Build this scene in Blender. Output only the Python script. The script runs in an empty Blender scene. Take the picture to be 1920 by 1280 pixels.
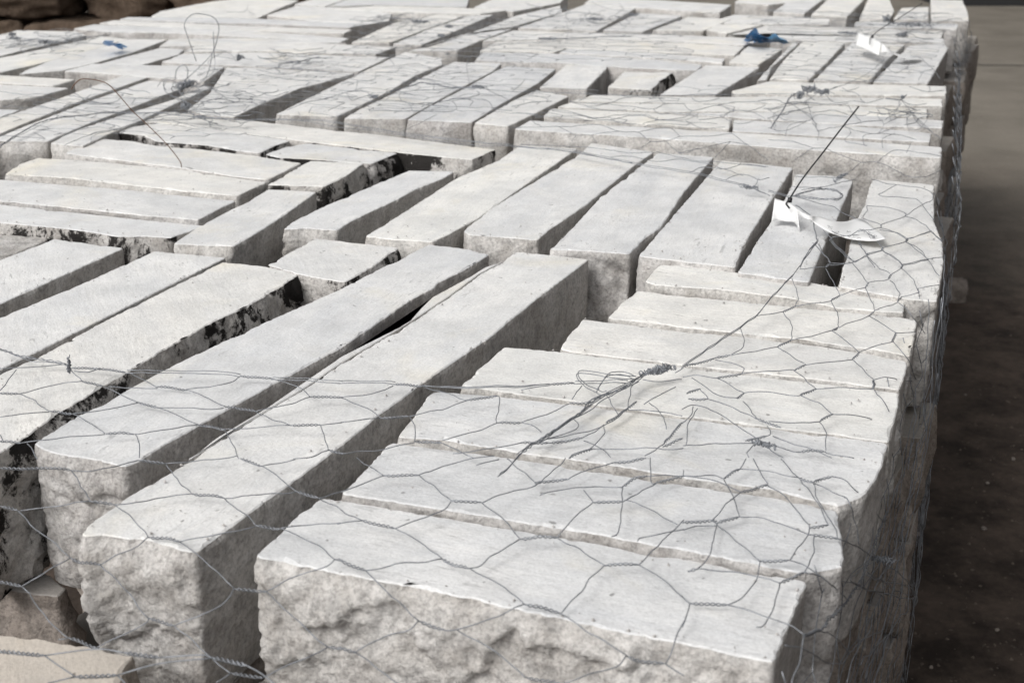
import bpy, bmesh, math, random
from mathutils import Vector, Matrix, noise
from math import radians as R, sin, cos, tan, atan2, pi, sqrt
random.seed(7)
S = bpy.context.scene
COL = S.collection
# ------------------------------------------------------------------ camera, sky, sun, exposure
CAMH = 0.45                      # camera height above the tops of the nearest stack (metres); z = 0 is that top
FPX = 2450.0                     # focal length in photo pixels (photo is 1920 wide)
PITCH = math.atan(890.0/FPX)
cam = bpy.data.cameras.new('camera'); co = bpy.data.objects.new('camera', cam); COL.objects.link(co)
co.location = (0, 0, CAMH); co.rotation_euler = (pi/2-PITCH, 0, 0)
cam.sensor_width = 36; cam.lens = 36*FPX/1920; cam.clip_start = .02; cam.clip_end = 500
cam.dof.use_dof = True; cam.dof.focus_distance = 1.30; cam.dof.aperture_fstop = 13
S.camera = co
W = bpy.data.worlds.new('World'); S.world = W; W.use_nodes = True
wn = W.node_tree; bg = wn.nodes['Background']
sky = wn.nodes.new('ShaderNodeTexSky'); sky.sky_type = 'NISHITA'; sky.sun_disc = False
SUN_EL, SUN_AZ = 44, 226         # overcast: soft bright side of the sky, from the left and a little behind the camera
sky.sun_elevation = R(SUN_EL); sky.sun_rotation = R(SUN_AZ); sky.dust_density = 4; sky.air_density = 1.0; sky.ozone_density = 0.6
hs = wn.nodes.new('ShaderNodeHueSaturation'); hs.inputs['Saturation'].default_value = .10
wn.links.new(sky.outputs[0], hs.inputs['Color']); wn.links.new(hs.outputs[0], bg.inputs[0])
bg.inputs[1].default_value = 0.15
sl = bpy.data.lights.new('sun', 'SUN'); sl.energy = 1.45; sl.angle = R(24); sl.color = (1, .975, .94)
so = bpy.data.objects.new('sun', sl); COL.objects.link(so)
so.rotation_euler = Vector((sin(R(SUN_AZ))*cos(R(SUN_EL)), cos(R(SUN_AZ))*cos(R(SUN_EL)), sin(R(SUN_EL)))).to_track_quat('Z', 'Y').to_euler()
S.view_settings.view_transform = 'Standard'; S.view_settings.look = 'None'; S.view_settings.exposure = 0.05
S.view_settings.gamma = 1

# ------------------------------------------------------------------ helpers
CP, SP = cos(PITCH), sin(PITCH)
def ray(px, py):
    x = px-960.0; y = 640.0-py
    return Vector((x, FPX*CP+y*SP, -FPX*SP+y*CP)).normalized()
CAM = Vector((0, 0, CAMH))
def at(px, py, z=0.0):
    d = ray(px, py); return CAM+d*((z-CAMH)/d.z)
PHI = R(-20.5)                   # the stacks stand turned by this angle
UB = Vector((cos(PHI), sin(PHI), 0)); VA = Vector((-sin(PHI), cos(PHI), 0))
def uv(p): return p.dot(UB), p.dot(VA)
def wuv(u, v, z): return UB*u+VA*v+Vector((0, 0, z))
def tag(o, label=None, cat=None, group=None, kind=None):
    if label: o['label'] = label
    if cat: o['category'] = cat
    if group: o['group'] = group
    if kind: o['kind'] = kind
    return o
def link(name, me, parent=None, mats=()):
    o = bpy.data.objects.new(name, me); COL.objects.link(o)
    for m in mats: me.materials.append(m)
    if parent: o.parent = parent
    return o
def nz(p, s, seed=0.0): return noise.noise(Vector((p[0]*s+seed, p[1]*s-seed*.7, p[2]*s+seed*1.3)))

# ------------------------------------------------------------------ materials
def mat(name):
    m = bpy.data.materials.new(name); m.use_nodes = True
    nt = m.node_tree; b = nt.nodes['Principled BSDF']; return m, nt, b
def N(nt, t, **k):
    n = nt.nodes.new(t)
    for a, v in k.items():
        if a in n.inputs: n.inputs[a].default_value = v
        else: setattr(n, a, v)
    return n
def ramp(nt, src, stops):
    r = nt.nodes.new('ShaderNodeValToRGB'); e = r.color_ramp.elements
    while len(e) < len(stops): e.new(.5)
    for i, (p, c) in enumerate(stops):
        e[i].position = p; e[i].color = (c, c, c, 1) if isinstance(c, (int, float)) else (*c, 1)
    nt.links.new(src, r.inputs[0]); return r.outputs[0]
def mix(nt, f, a, b, mode='MIX'):
    m = nt.nodes.new('ShaderNodeMix'); m.data_type = 'RGBA'; m.blend_type = mode
    for s, v in ((m.inputs[0], f), (m.inputs[6], a), (m.inputs[7], b)):
        if hasattr(v, 'is_output') or isinstance(v, bpy.types.NodeSocket): nt.links.new(v, s)
        elif isinstance(v, (int, float)): s.default_value = v
        else: s.default_value = (*v, 1)
    return m.outputs[2]
def coords(nt, scale=(1, 1, 1)):
    tc = nt.nodes.new('ShaderNodeTexCoord'); oi = nt.nodes.new('ShaderNodeObjectInfo')
    ml = nt.nodes.new('ShaderNodeMath'); ml.operation = 'MULTIPLY'; ml.inputs[1].default_value = 37
    nt.links.new(oi.outputs['Random'], ml.inputs[0])
    ad = nt.nodes.new('ShaderNodeVectorMath'); ad.operation = 'ADD'
    nt.links.new(tc.outputs['Object'], ad.inputs[0]); nt.links.new(ml.outputs[0], ad.inputs[1])
    mp = nt.nodes.new('ShaderNodeMapping'); mp.inputs['Scale'].default_value = scale
    nt.links.new(ad.outputs[0], mp.inputs[0])
    return ad.outputs[0], mp.outputs[0], oi.outputs['Random']
def noise_tex(nt, vec, scale, detail=4, rough=.55, dist=0):
    n = N(nt, 'ShaderNodeTexNoise'); n.inputs['Scale'].default_value = scale; n.inputs['Detail'].default_value = detail
    n.inputs['Roughness'].default_value = rough; n.inputs['Distortion'].default_value = dist
    nt.links.new(vec, n.inputs['Vector']); return n.outputs['Fac']
def bump(nt, b, h, dist, strength=1.0, prev=None):
    bp = nt.nodes.new('ShaderNodeBump'); bp.inputs['Strength'].default_value = strength; bp.inputs['Distance'].default_value = dist
    nt.links.new(h, bp.inputs['Height'])
    if prev is not None: nt.links.new(prev, bp.inputs['Normal'])
    nt.links.new(bp.outputs[0], b.inputs['Normal']); return bp.outputs[0]

def sawn_stone(name, base, var=1.0):
    """flat sawn limestone: chalky, cloudy, faint bedding streaks along the block, ochre blooms, little pits"""
    m, nt, b = mat(name)
    v, vs, rnd = coords(nt, (3.0, 14, 14))
    c = mix(nt, ramp(nt, noise_tex(nt, v, 7, 6, .65), [(.38, 0), (.62, 1)]), tuple(x*y for x, y in zip(base, (.85, .86, .875))), base)
    st = ramp(nt, noise_tex(nt, vs, 2.3, 6, .65, .4), [(.47, 0), (.74, 1)])
    c = mix(nt, st, c, tuple(x*y for x, y in zip(base, (.84, .855, .88))))
    oc = ramp(nt, noise_tex(nt, v, 5.5, 4, .6, .6), [(.56, 0), (.74, .7)])
    c = mix(nt, oc, c, tuple(x*y for x, y in zip(base, (.97, .93, .83))))
    gr = ramp(nt, noise_tex(nt, v, 420, 2, .6), [(.30, .87), (.62, 1.04)])
    c = mix(nt, .8, c, gr, 'MULTIPLY')
    wash = ramp(nt, noise_tex(nt, v, 24, 7, .7), [(.40, .90), (.60, 1.03)])
    c = mix(nt, .9, c, wash, 'MULTIPLY')
    sc_ = ramp(nt, noise_tex(nt, vs, 40, 3, .6), [(.36, .90), (.44, 1)])
    c = mix(nt, .7, c, sc_, 'MULTIPLY')
    sm = ramp(nt, noise_tex(nt, vs, 16, 4, .6, .8), [(.59, 0), (.68, .7)])
    sm2 = ramp(nt, noise_tex(nt, v, 7, 2, .5), [(.5, 0), (.62, 1)])
    f = mix(nt, 1.0, sm, sm2, 'MULTIPLY')
    c = mix(nt, f, c, tuple(x*.52 for x in base))
    pt = ramp(nt, noise_tex(nt, v, 95, 2, .5), [(.235, 1), (.28, 0)])
    c = mix(nt, pt, c, tuple(x*.42 for x in base))
    tone = ramp(nt, rnd, [(0, (.86, .87, .885)), (.3, (.985, .98, .965)), (.6, (.92, .925, .93)), (.8, (1, .985, .95)), (1, (1.0, .995, .97))])
    c = mix(nt, 1.0, c, tone, 'MULTIPLY')
    nt.links.new(c, b.inputs['Base Color']); b.inputs['Roughness'].default_value = .92
    b.inputs['Specular IOR Level'].default_value = .15
    n1 = bump(nt, b, noise_tex(nt, v, 350, 3, .6), .0009, .55)
    n2 = bump(nt, b, noise_tex(nt, vs, 9, 5, .6), .0016, .5, n1)
    return m
def split_stone(name, base, stain=0.0, k=1.0):
    """rock-faced limestone: lumpy, pitted, grey-brown weathering; stain = black mineral skin"""
    m, nt, b = mat(name)
    v, vs, rnd = coords(nt, (1, 1, 1))
    big = noise_tex(nt, v, 20, 7, .66, 0)
    c = mix(nt, ramp(nt, big, [(.36, 0), (.62, 1)]), tuple(x*y for x, y in zip(base, (.70, .68, .66))), base)
    c = mix(nt, ramp(nt, noise_tex(nt, v, 55, 6, .7), [(.36, 0), (.50, 1)]), mix(nt, .6, c, tuple(x*.50 for x in base)), c)
    c = mix(nt, .85, c, ramp(nt, noise_tex(nt, v, 260, 3, .7), [(.36, .70), (.56, 1.12)]), 'MULTIPLY')
    if stain:
        sp_ = nt.nodes.new('ShaderNodeMath'); sp_.operation = 'MULTIPLY_ADD'; sp_.inputs[1].default_value = .16
        nt.links.new(noise_tex(nt, v, 150, 4, .8), sp_.inputs[0]); nt.links.new(noise_tex(nt, v, 13, 8, .72, .3), sp_.inputs[2])
        s = ramp(nt, sp_.outputs[0], [(.565, 0), (.61, 1)])
        c = mix(nt, s, c, (.028, .026, .025))
    tone = ramp(nt, rnd, [(0, (.86, .85, .85)), (1, (1.0, .99, .97))])
    c = mix(nt, 1.0, c, tone, 'MULTIPLY')
    nt.links.new(c, b.inputs['Base Color']); b.inputs['Roughness'].default_value = .95; b.inputs['Specular IOR Level'].default_value = .12
    n1 = bump(nt, b, noise_tex(nt, v, 300, 3, .6), .0014*k, .8)
    n2 = bump(nt, b, noise_tex(nt, v, 70, 6, .65, 0), .006*k, .6, n1)
    return m
WHT = (.785, .775, .76); GRY = (.585, .574, .560)
M_TOP = sawn_stone('sawn limestone', WHT)
M_SIDE = split_stone('split limestone', GRY)
M_STAIN = split_stone('split limestone with black mineral skin', (.56, .548, .535), 1.0)
M_WTOP = sawn_stone('beige limestone', (.56, .51, .46)); M_WSIDE = split_stone('beige split limestone', (.42, .38, .34))
M_LOW = split_stone('lower course limestone', (.34, .305, .275), 0.0)  # split limestone darkened to put the flank shade into the colour
M_LTOP = sawn_stone('dark lower course top', (.36, .335, .31))  # darker copy of the sawn limestone for the lower courses
def simple(name, col, rough=.6, metal=0, sc=60, amt=.25, bd=.0005):
    m, nt, b = mat(name); v, vs, rnd = coords(nt)
    c = mix(nt, ramp(nt, noise_tex(nt, v, sc, 4, .6), [(.3, 0), (.7, 1)]), tuple(x*(1-amt) for x in col), col)
    nt.links.new(c, b.inputs['Base Color']); b.inputs['Roughness'].default_value = rough; b.inputs['Metallic'].default_value = metal
    bump(nt, b, noise_tex(nt, v, sc*3, 3), bd, .5); return m
M_WIRE = simple('galvanised wire', (.30, .315, .34), .5, .55, 90, .45)
M_RUST = simple('rusty wire', (.15, .085, .05), .8, .1)
M_TIE = simple('black nylon', (.012, .012, .013), .35)
M_PAPER = simple('white card', (.74, .74, .735), .6, 0, 12, .05)
M_INK = simple('pen ink', (.03, .03, .04), .5)
M_BLUE = simple('blue plastic film', (.03, .24, .60), .3, 0, 40, .5)
M_BLUE2 = simple('light blue plastic film', (.22, .52, .85), .3, 0, 40, .3)

# ------------------------------------------------------------------ stone block builder
def resample(pts, ds):
    out = []
    n = len(pts)
    for i in range(n):
        a, b = pts[i], pts[(i+1) % n]; L = (b-a).length; k = max(1, round(L/ds))
        for j in range(k): out.append(a.lerp(b, j/k))
    return out
def chaikin(pts, r):
    out = []
    n = len(pts)
    for i in range(n):
        p, q, s = pts[i-1], pts[i], pts[(i+1) % n]
        a = min(r, (p-q).length*.3); c = min(r, (s-q).length*.3)
        out.append(q+(p-q).normalized()*a); out.append(q*.5+(q+(p-q).normalized()*a)*.25+(q+(s-q).normalized()*c)*.25); out.append(q+(s-q).normalized()*c)
    return out
def facet(q, s, seed):
    p = Vector((q.x*s+seed, q.y*s-seed, q.z*s*1.2+seed*.5)); d, c = noise.voronoi(p)
    c = c[0]; h = noise.cell(c*7.3)-.5
    n = Vector((noise.cell(c*3.1+Vector((5, 0, 0)))-.5, noise.cell(c*3.1+Vector((0, 9, 0)))-.5, noise.cell(c*3.1+Vector((0, 0, 4)))-.5))
    return h*.5+(p-c).dot(n)*1.3
def stone(world, z, th, ds, mats, label, group, rough='front', jag=1.0, sd=0.0, name='stone_block', cat='stone block', taper=.03, lean=(0, 0)):
    z += random.uniform(-.0018, .0012)
    pts = [Vector((p.x, p.y, 0)) for p in world]
    area = sum(pts[i-1].x*pts[i].y-pts[i].x*pts[i-1].y for i in range(len(pts)))
    if area < 0: pts.reverse()
    # local frame: x along the longest direction
    best = max(((pts[i]-pts[j]) for i in range(len(pts)) for j in range(i)), key=lambda v: v.length)
    # pca direction
    cx = sum((p for p in pts), Vector())/len(pts)
    ang = atan2(best.y, best.x)
    e = max(range(len(pts)), key=lambda i: (pts[i]-pts[i-1]).length); ed = pts[e]-pts[e-1]
    if abs(ed.normalized().dot(best.normalized())) > .8: ang = atan2(ed.y, ed.x)
    pts = resample(chaikin(pts, .004), ds)
    n = len(pts)
    nor = []
    for i in range(n):
        t = (pts[(i+1) % n]-pts[i-1]); nor.append(Vector((t.y, -t.x, 0)).normalized())
    nor = [(nor[i-1]+nor[i]*2+nor[(i+1) % n]).normalized() for i in range(n)]
    def amp(nn):
        if rough == 'all': return 1.0
        if rough == 'none': return .15
        f = max(0.0, -nn.dot(VA)); return .16+.84*(f**1.5)
    depths = [0, .0009, .0035, .008]
    step = ds*1.1
    d = .008
    while d+step < th: d += step; depths.append(d)
    depths.append(th)
    sd = sd or random.uniform(0, 90)
    bm = bmesh.new(); rings = []
    for k, d in enumerate(depths):
        ring = []
        for i in range(n):
            p, nn = pts[i], nor[i]; q = Vector((p.x, p.y, -d)); a = amp(nn)
            e = (nz(p, 40, sd)*.0010+nz(p, 120, sd)*.0012+nz(p, 300, sd)*.0008)*jag*(.5+.9*a)       # ragged arris
            chip = max(0.0, nz(p, 30, sd+9)*1.8-.42)*.009*jag*(.5+.5*a)+max(0.0, nz(p, 140, sd+3)-.12)*.0045*jag
            if k == 0: off = e-chip-.0012; zz = 0
            elif k == 1: off = e-chip*.45-.0002; zz = -d-chip*.18
            elif k == 2: off = e-chip*.05+.0004; zz = -d-chip*.3
            else:
                w = min(1.0, d/.022)
                b1 = nz(q, 8, sd)*.009+nz(q, 21, sd+1)*.0045+(facet(q+Vector((nz(q, 50, 1), nz(q, 50, 2), nz(q, 50, 3)))*.008, 11, sd)*.0046 if a > .3 else 0)+nz(q, 45, sd+7)*.0030+abs(nz(q, 90, sd+3))*.0034+nz(q, 150, sd+11)*.0030+nz(q, 300, sd)*.0022+.001
                off = e*(1-w*.6)+w*a*(b1+.002)+.0015*a-taper*d*(1-.3*a)
                if d > th*.8: off -= (d/th-.8)*.03*a
                zz = -d
            ring.append(bm.verts.new((p.x+nn.x*off+lean[0]*d, p.y+nn.y*off+lean[1]*d, zz)))
        rings.append(ring)
    for k in range(len(rings)-1):
        for i in range(n):
            j = (i+1) % n
            f = bm.faces.new((rings[k][j], rings[k][i], rings[k+1][i], rings[k+1][j])); f.smooth = k > 1
            f.material_index = 1 if k > 0 else 0
    t = bm.faces.new(rings[0]); t.material_index = 0
    b = bm.faces.new(list(reversed(rings[-1]))); b.material_index = 1
    bmesh.ops.triangulate(bm, faces=[t, b])
    me = bpy.data.meshes.new(name)
    M = Matrix.Translation((cx.x, cx.y, z)) @ Matrix.Rotation(ang, 4, 'Z')
    bm.transform(Matrix.Rotation(-ang, 4, 'Z') @ Matrix.Translation((-cx.x, -cx.y, 0)))
    bm.normal_update(); bm.to_mesh(me); bm.free()
    o = link(name, me, None, mats); o.matrix_world = M
    return tag(o, label, cat, group)

def P(s):
    return [tuple(float(c) for c in w.split(',')) for w in s.split()]
#  key | flags | polygon of the top face | label          flags: s black stain, w beige, r rough all round, o smooth
TOPS = """
N1||477,1040 560,960 600,929 640,935 960,989 1273,1043 1513,1087 1482,1165 1450,1238 1273,1203 1110,1168 973,1140 827,1108 640,1073|big white block along the very front edge with a broad grey rock face
N2||640,925 704,858 731,828 760,833 909,852 1033,870 1220,899 1457,934 1572,957 1580,1010 1580,1062 1510,1075 1280,1030 960,975|second block from the front in the right hand rows, smooth and thin gapped
N3||808,732 929,742 1070,757 1278,784 1414,799 1566,817 1665,830 1656,865 1643,897 1617,930 1572,948 1440,915 1280,893 1130,868 1007,853 909,836 828,824 745,818 775,780|ragged fronted block with wire tangle ends across it, third row from the front
N4||862,719 944,647 1043,655 1278,685 1404,700 1560,718 1687,733 1680,780 1667,826 1566,811 1414,793 1278,776 1070,748 960,733|white block directly beneath the big wire knot
N5||1050,651 1066,625 1092,595 1278,618 1411,630 1515,642 1640,662 1703,675 1697,700 1687,727 1560,711 1414,694 1278,680 1077,657|block behind the wire knot with a small dark nick at its left end
N6||1140,593 1165,565 1196,542 1280,552 1500,574 1693,592 1720,598 1715,630 1708,665 1676,658 1515,634 1411,624 1278,609|block second below the open square gap, its right end nearest the stack edge
T1||1210,527 1222,510 1238,495 1280,497 1380,510 1480,523 1572,536 1697,558 1695,585 1576,577 1475,556 1350,541 1230,533|short ragged block in front of the long blocks under the near card tag
N7||-60,516 0,485 101,446 232,463 100,522 0,567 -60,597|short pale block at the left frame edge beside the cracked stone
N8||-60,625 0,595 151,533 289,471 424,483 336,526 202,593 84,652 0,693 -60,722|long block at left with yellowish bloom near its far end
N9|s|-60,730 0,702 84,662 202,598 302,548 417,491 497,499 560,515 470,571 396,605 370,621 302,658 235,699 118,769 34,828 0,849 -60,885|long block with jet black mineral stains down its right flank
MZ|s|502,498 591,448 748,466 700,500 650,530 600,524 562,516|short flat block ending in a curved tip, touching the black stained long block
NA4||62,833 131,789 259,720 370,663 497,605 640,542 740,490 805,459 870,467 919,477 870,508 821,531 815,540 771,563 640,653 504,726 370,801 300,840 262,865 236,876 168,860 90,848|long thick block second from the front left, fine crack near its far end
NA5||150,1000 160,983 240,927 327,878 357,860 372,849 422,815 499,768 573,724 642,677 676,657 723,630 773,600 803,580 840,556 904,509 944,489 958,474 972,470 1040,477 1105,484 1010,555 919,629 815,700 704,780 640,832 560,893 467,958 400,1010 363,1033 287,1011 200,1000|longest block in front with a crack along its left edge
ME||1197,478 1275,388 1352,300 1420,306 1487,314 1470,340 1437,390 1403,445 1390,470 1380,500 1290,490|wide long block ending left of the card tag
MF||1383,509 1420,450 1452,405 1480,355 1492,325 1560,328 1600,337 1567,415 1552,443 1517,527|narrow block lying under the near card tag
MD||1030,467 1075,425 1125,370 1232,287 1338,295 1283,360 1240,425 1206,450 1181,476 1100,470|long pale block fourth from the left in the middle row, small dark nick halfway
MC||869,432 913,396 968,361 1012,334 1086,289 1108,268 1226,285 1192,308 1100,383 1030,430 1008,450 960,445 880,440|long block with an oval brown mark on its left edge
MB||685,440 750,400 855,332 932,300 975,271 1083,277 1067,288 960,362 900,405 835,440 812,451 740,447|long creamy yellow toned block in the middle row
MA||530,430 550,415 605,388 730,335 767,320 852,322 830,335 777,356 747,373 660,414 632,432 575,428|long block right of the black stained small block
MR||1637,335 1751,345 1752,415 1768,455 1770,490 1757,563 1697,558 1572,535 1581,500 1590,475 1605,412 1622,382 1630,350|block along the right edge covered by neat hexagons of wire
FZ||325,456 370,425 480,368 503,354 594,359 540,398 480,437 438,461|block standing beside the deep dark hole left of centre
FY|s|502,347 540,325 582,302 682,307 650,330 610,350|small square block with black stains on its right flank
FX|s|497,288 535,275 575,268 660,277 744,286 720,296 697,305 640,302 580,297 520,294|short block with a black stained front just under the long white one
FW|s|262,228 300,208 380,216 470,226 590,240 705,252 928,280 885,299 745,285 575,265 480,253 400,242 300,230|long white block stretching along the back of the middle stack to a stained end
FV|s|205,247 230,240 300,231 400,243 545,264 520,272 487,287 440,282 390,273 317,267 292,265 270,254|block with a row of black stain under its left front edge
FU||122,288 150,275 195,262 250,266 295,275 375,281 480,294 565,307 530,325 502,338 440,332 340,316 235,303 150,292|block on which the rusty wire stands
FT||8,326 35,308 72,295 225,306 340,318 440,333 500,341 480,350 445,366 350,358 237,345 120,332|long block with a lumpy grey front, in front of the one with the rusty wire
FS||-90,322 0,335 120,345 237,354 340,365 442,375 410,390 372,410 250,400 100,384 0,375 -110,362|long smooth block third from the front in the left crosswise rows
FR|s|-110,367 0,381 120,394 250,408 383,421 352,432 320,443 270,440 220,441 170,432 110,425 0,415 -120,403|long crosswise block with a shattered black cracked front edge
FQ|r|-60,424 0,424 60,428 110,436 85,452 30,476 -60,486|broken rough lump of stone wedged at the left frame edge
G1||965,243 992,227 1100,233 1270,243 1435,253 1767,277 1765,297 1615,288 1440,276 1335,268 1210,258 1072,250|long front block of the far right stack with a tall grey rock face
H0||1019,217 1035,204 1200,211 1372,223 1368,242 1200,232|crosswise block ending at a crack, second row in the far right stack
H00||1376,225 1560,233 1746,250 1744,266 1560,256 1374,245|crosswise block right of the crack, second row in the far right stack
G2||1262,213 1440,211 1600,216 1770,227 1767,241 1600,235 1440,225|thin block third row in the far right stack, right end flush with the edge
G3||1045,200 1070,192 1255,194 1440,195 1739,203 1739,220 1600,214 1440,208 1260,209 1200,207|block in the far right stack whose right end stops short of the edge
G4||1072,188 1110,177 1300,181 1440,180 1767,184 1768,197 1600,195 1440,192 1255,191|thin block under the tangled loops of the far right stack
G5||1372,171 1440,153 1600,158 1775,162 1774,180 1600,178 1440,177 1380,178|bright block just in front of the row with the far card tag
GA||890,231 960,190 1005,170 1067,181 1000,215 952,238|short block in line with the left end of the far right stack front
GB||764,224 800,202 875,163 925,135 950,124 1042,129 1010,155 960,183 925,203 885,229|lengthwise block third from the bright left one, broad and smooth
GC||645,220 680,200 735,175 795,142 850,115 940,118 925,132 870,160 830,182 790,204 760,221|lengthwise block right beside the bright chipped one
GD||517,213 625,160 730,110 760,97 828,108 830,120 780,140 730,170 675,197 632,217|bright white lengthwise block with a chipped right edge, left end of its stack
GE||1012,162 1062,120 1143,122 1100,165|short smooth block left of the two dark holes
GF|s|1140,163 1170,134 1262,135 1240,150 1222,167|small cracked and veined block between two dark holes
GG||1237,177 1322,122 1424,126 1395,145 1342,177|bright short block right of the dark holes
GH||1420,150 1445,122 1485,81 1500,78 1470,105 1447,125 1438,148|narrow sliver of stone right of the blue plastic
GI||1443,148 1470,112 1505,78 1585,80 1550,118 1517,150|short block left of the one with the far card tag
GJ||1526,151 1597,81 1697,84 1665,112 1632,152|short block lying under the far card tag
GK||1637,153 1703,86 1770,80 1778,90 1740,156|corner block right of the far card tag with wire hexagons
H1||890,112 905,98 1050,101 1250,113 1318,121 1308,131 1185,127 1045,117 950,115|crosswise block right behind the short blocks with the dark holes
H2||1047,100 1065,92 1230,101 1360,111 1355,119 1250,111 1100,103|very thin crosswise block, second behind the dark holes
H3||900,94 930,78 1100,72 1250,79 1395,87 1378,103 1240,98 1062,90 1040,97|wide crosswise block left of the blue plastic
H4||905,76 960,57 1130,62 1290,66 1440,73 1395,84 1250,77 1100,71|crosswise block carrying the dark blue plastic at its end
H5||1366,117 1402,87 1467,92 1422,122|small lengthwise block in front of the dark blue plastic
H6||1365,65 1440,47 1600,51 1770,58 1765,70 1600,66 1440,62|crosswise block behind the far card tag
H66||1445,65 1600,68 1770,72 1772,79 1590,78 1470,74|slim crosswise block touching the top of the far card tag
H7||1325,57 1345,46 1432,47 1362,64|small pale block behind the blue plastic
H8||1224,57 1290,32 1372,36 1318,58|short lengthwise block left of a narrow pit near the top
H9||1130,57 1195,25 1280,30 1205,60|lengthwise block under the far upper wire tangle, right one
H10||972,53 1062,22 1100,8 1193,16 1120,58|lengthwise block under the far upper wire tangle, left one
H11||1095,7 1110,-3 1250,2 1372,10 1350,24 1280,21 1200,15|crosswise block topping the second stack at the frame top
H12||1378,4 1400,-12 1600,-8 1440,9|sliver of pale stone at the top, right of centre
I1||1450,22 1485,-4 1545,-3 1508,25|first of the four short blocks in the top right row, left end
I2||1521,27 1552,-2 1622,-3 1588,31|second short block of the top right row, slightly rounded
I3||1612,33 1628,-3 1667,-3 1677,20 1668,36|third block of the top right row, bright and narrow
I4||1676,35 1690,15 1742,13 1740,37|small low block of the top right row with a shaded notch behind it
I5||1746,38 1745,-2 1805,0 1815,22 1817,38|last block at the right end of the top right row
I6||1602,48 1604,40 1700,42 1797,44 1795,54 1700,51|crosswise block just in front of the top right row
I7||1345,36 1375,27 1460,30 1555,35 1556,44 1440,44 1348,42|crosswise block left of and below the top right row
JA||-120,275 0,222 110,185 230,142 278,145 150,190 37,235 0,251 -60,278|lengthwise block at the left edge under the first wire bundle
JB||-30,262 0,255 40,238 160,192 278,150 343,157 340,165 240,203 175,227 110,254 90,264 0,263|lengthwise block left of the wide gap below the wire hoop
JC||94,268 130,248 220,218 320,188 383,160 398,163 330,193 270,222 205,250 155,273|lengthwise block right of the wide gap below the wire hoop
JD||352,206 392,176 424,128 480,128 560,133 665,138 600,157 565,165 480,200 440,220 385,216|broad block buried in crumpled wire with a deep hole at its right
JE||120,133 175,119 262,122 330,123 420,125 383,153 345,149 277,144 212,139|bright crosswise block at left with a small dark triangular gap under it
JF||35,138 50,130 112,106 240,73 315,73 250,97 178,117 118,131|lengthwise block under the light blue plastic scrap
JG||303,116 340,101 480,98 600,103 730,107 672,134 580,129 480,124 400,121|crosswise block crossing behind the foot of the wire hoop
JH||345,97 365,88 480,80 600,82 742,89 705,102 600,100 480,96|crosswise block with a grey right end in front of the far stack
JI||190,118 245,103 300,89 345,92 335,101 300,111 265,121|narrow lengthwise block between two gaps near the light blue scrap
JJ||298,87 318,74 480,72 650,80 480,80 365,86|thin crosswise block behind the wire hoop
JK||138,54 175,46 300,51 480,59 655,72 640,79 480,70 317,62 200,60|front block with a pitted face of the far left stack
JL||185,44 215,38 480,50 660,56 645,63 480,58 300,50|thin crosswise block, second row of the far left stack
JM||224,37 240,33 400,34 480,36 690,46 655,52 480,45 380,43|thin crosswise block, third row of the far left stack
JN||282,31 300,21 400,2 480,-6 560,1 520,17 485,33 380,32|wide block at the dark wall end of the far left stack
JO||500,28 556,11 640,14 735,25 730,38 690,45 590,39|broad pale block in the middle of the far left stack
JP||553,8 600,-6 665,-6 610,12|short block at the top edge left of centre
JQ||614,12 660,-4 880,-4 875,13 700,9|long crosswise block on the top edge of the picture, left of centre
JR||622,17 705,12 870,16 950,20 900,27 830,26 730,23|thin crosswise block second from the top, left of centre
JS||660,80 735,45 760,38 830,28 870,31 800,55 730,81|lengthwise block beside a small wire tuft near the top centre
JT||737,83 800,57 878,31 925,28 870,52 790,85|lengthwise block right of the small wire tuft near the top centre
JU||797,86 870,66 950,36 965,30 1050,10 1055,22 960,50 880,62|slim lengthwise block at the edge of the far left stack, by the tan gap
JV||762,95 800,89 880,64 960,54 900,76 858,94|pale lengthwise block at the left corner of the second stack
JW||888,13 935,-8 1065,-10 1050,5 962,21|pale block on the top edge immediately left of the tan gap
K1||-60,150 -60,128 0,108 110,85 190,68 240,73 150,100 60,122 0,135|lengthwise block at the left frame edge left of the light blue scrap
K2||-50,90 0,66 32,58 140,60 162,67 95,83 0,106 -50,118|pale block in the far left corner with matted wire
K3||-60,140 0,142 140,150 102,162 0,157 -60,155|short end of a crosswise block at the left edge, upper of two
K4||-60,158 0,160 130,166 80,180 50,185 0,189 -60,188|grey faced short block end at the left edge, lower of two
K5||-60,201 0,204 38,205 0,219 -60,240|tiny corner of pale stone at the left edge below the two short ends
"""
TH = .128
BL = {}
def zof(k):
    if k[0] == 'N' or k in ('T1', 'MZ'): return 0.0
    if k[0] in 'MF': return -.012 if k == 'FQ' else .006
    return .012
GROUP = 'pale limestone blocks packed in netted stacks'
for line in TOPS.strip().splitlines():
    key, fl, poly, label = line.split('|')
    z = zof(key); world = [at(x, y, z) for x, y in P(poly)]
    dist = min(p.length for p in world)
    ds = .0034 if key in ('N1', 'NA5', 'NA4') else .0048 if dist < 1.6 else .007 if dist < 2.1 else .012 if dist < 3 else .02
    side = M_STAIN if 's' in fl else M_SIDE
    if 'r' in fl: mats = (M_SIDE, M_SIDE)
    else: mats = (M_TOP, side)
    BL[key] = (world, z)
    stone(world, z, TH, ds, mats, label, GROUP, 'all' if 'r' in fl or 's' in fl else 'front', 1.0 if dist < 2.5 else 1.4)

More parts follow.
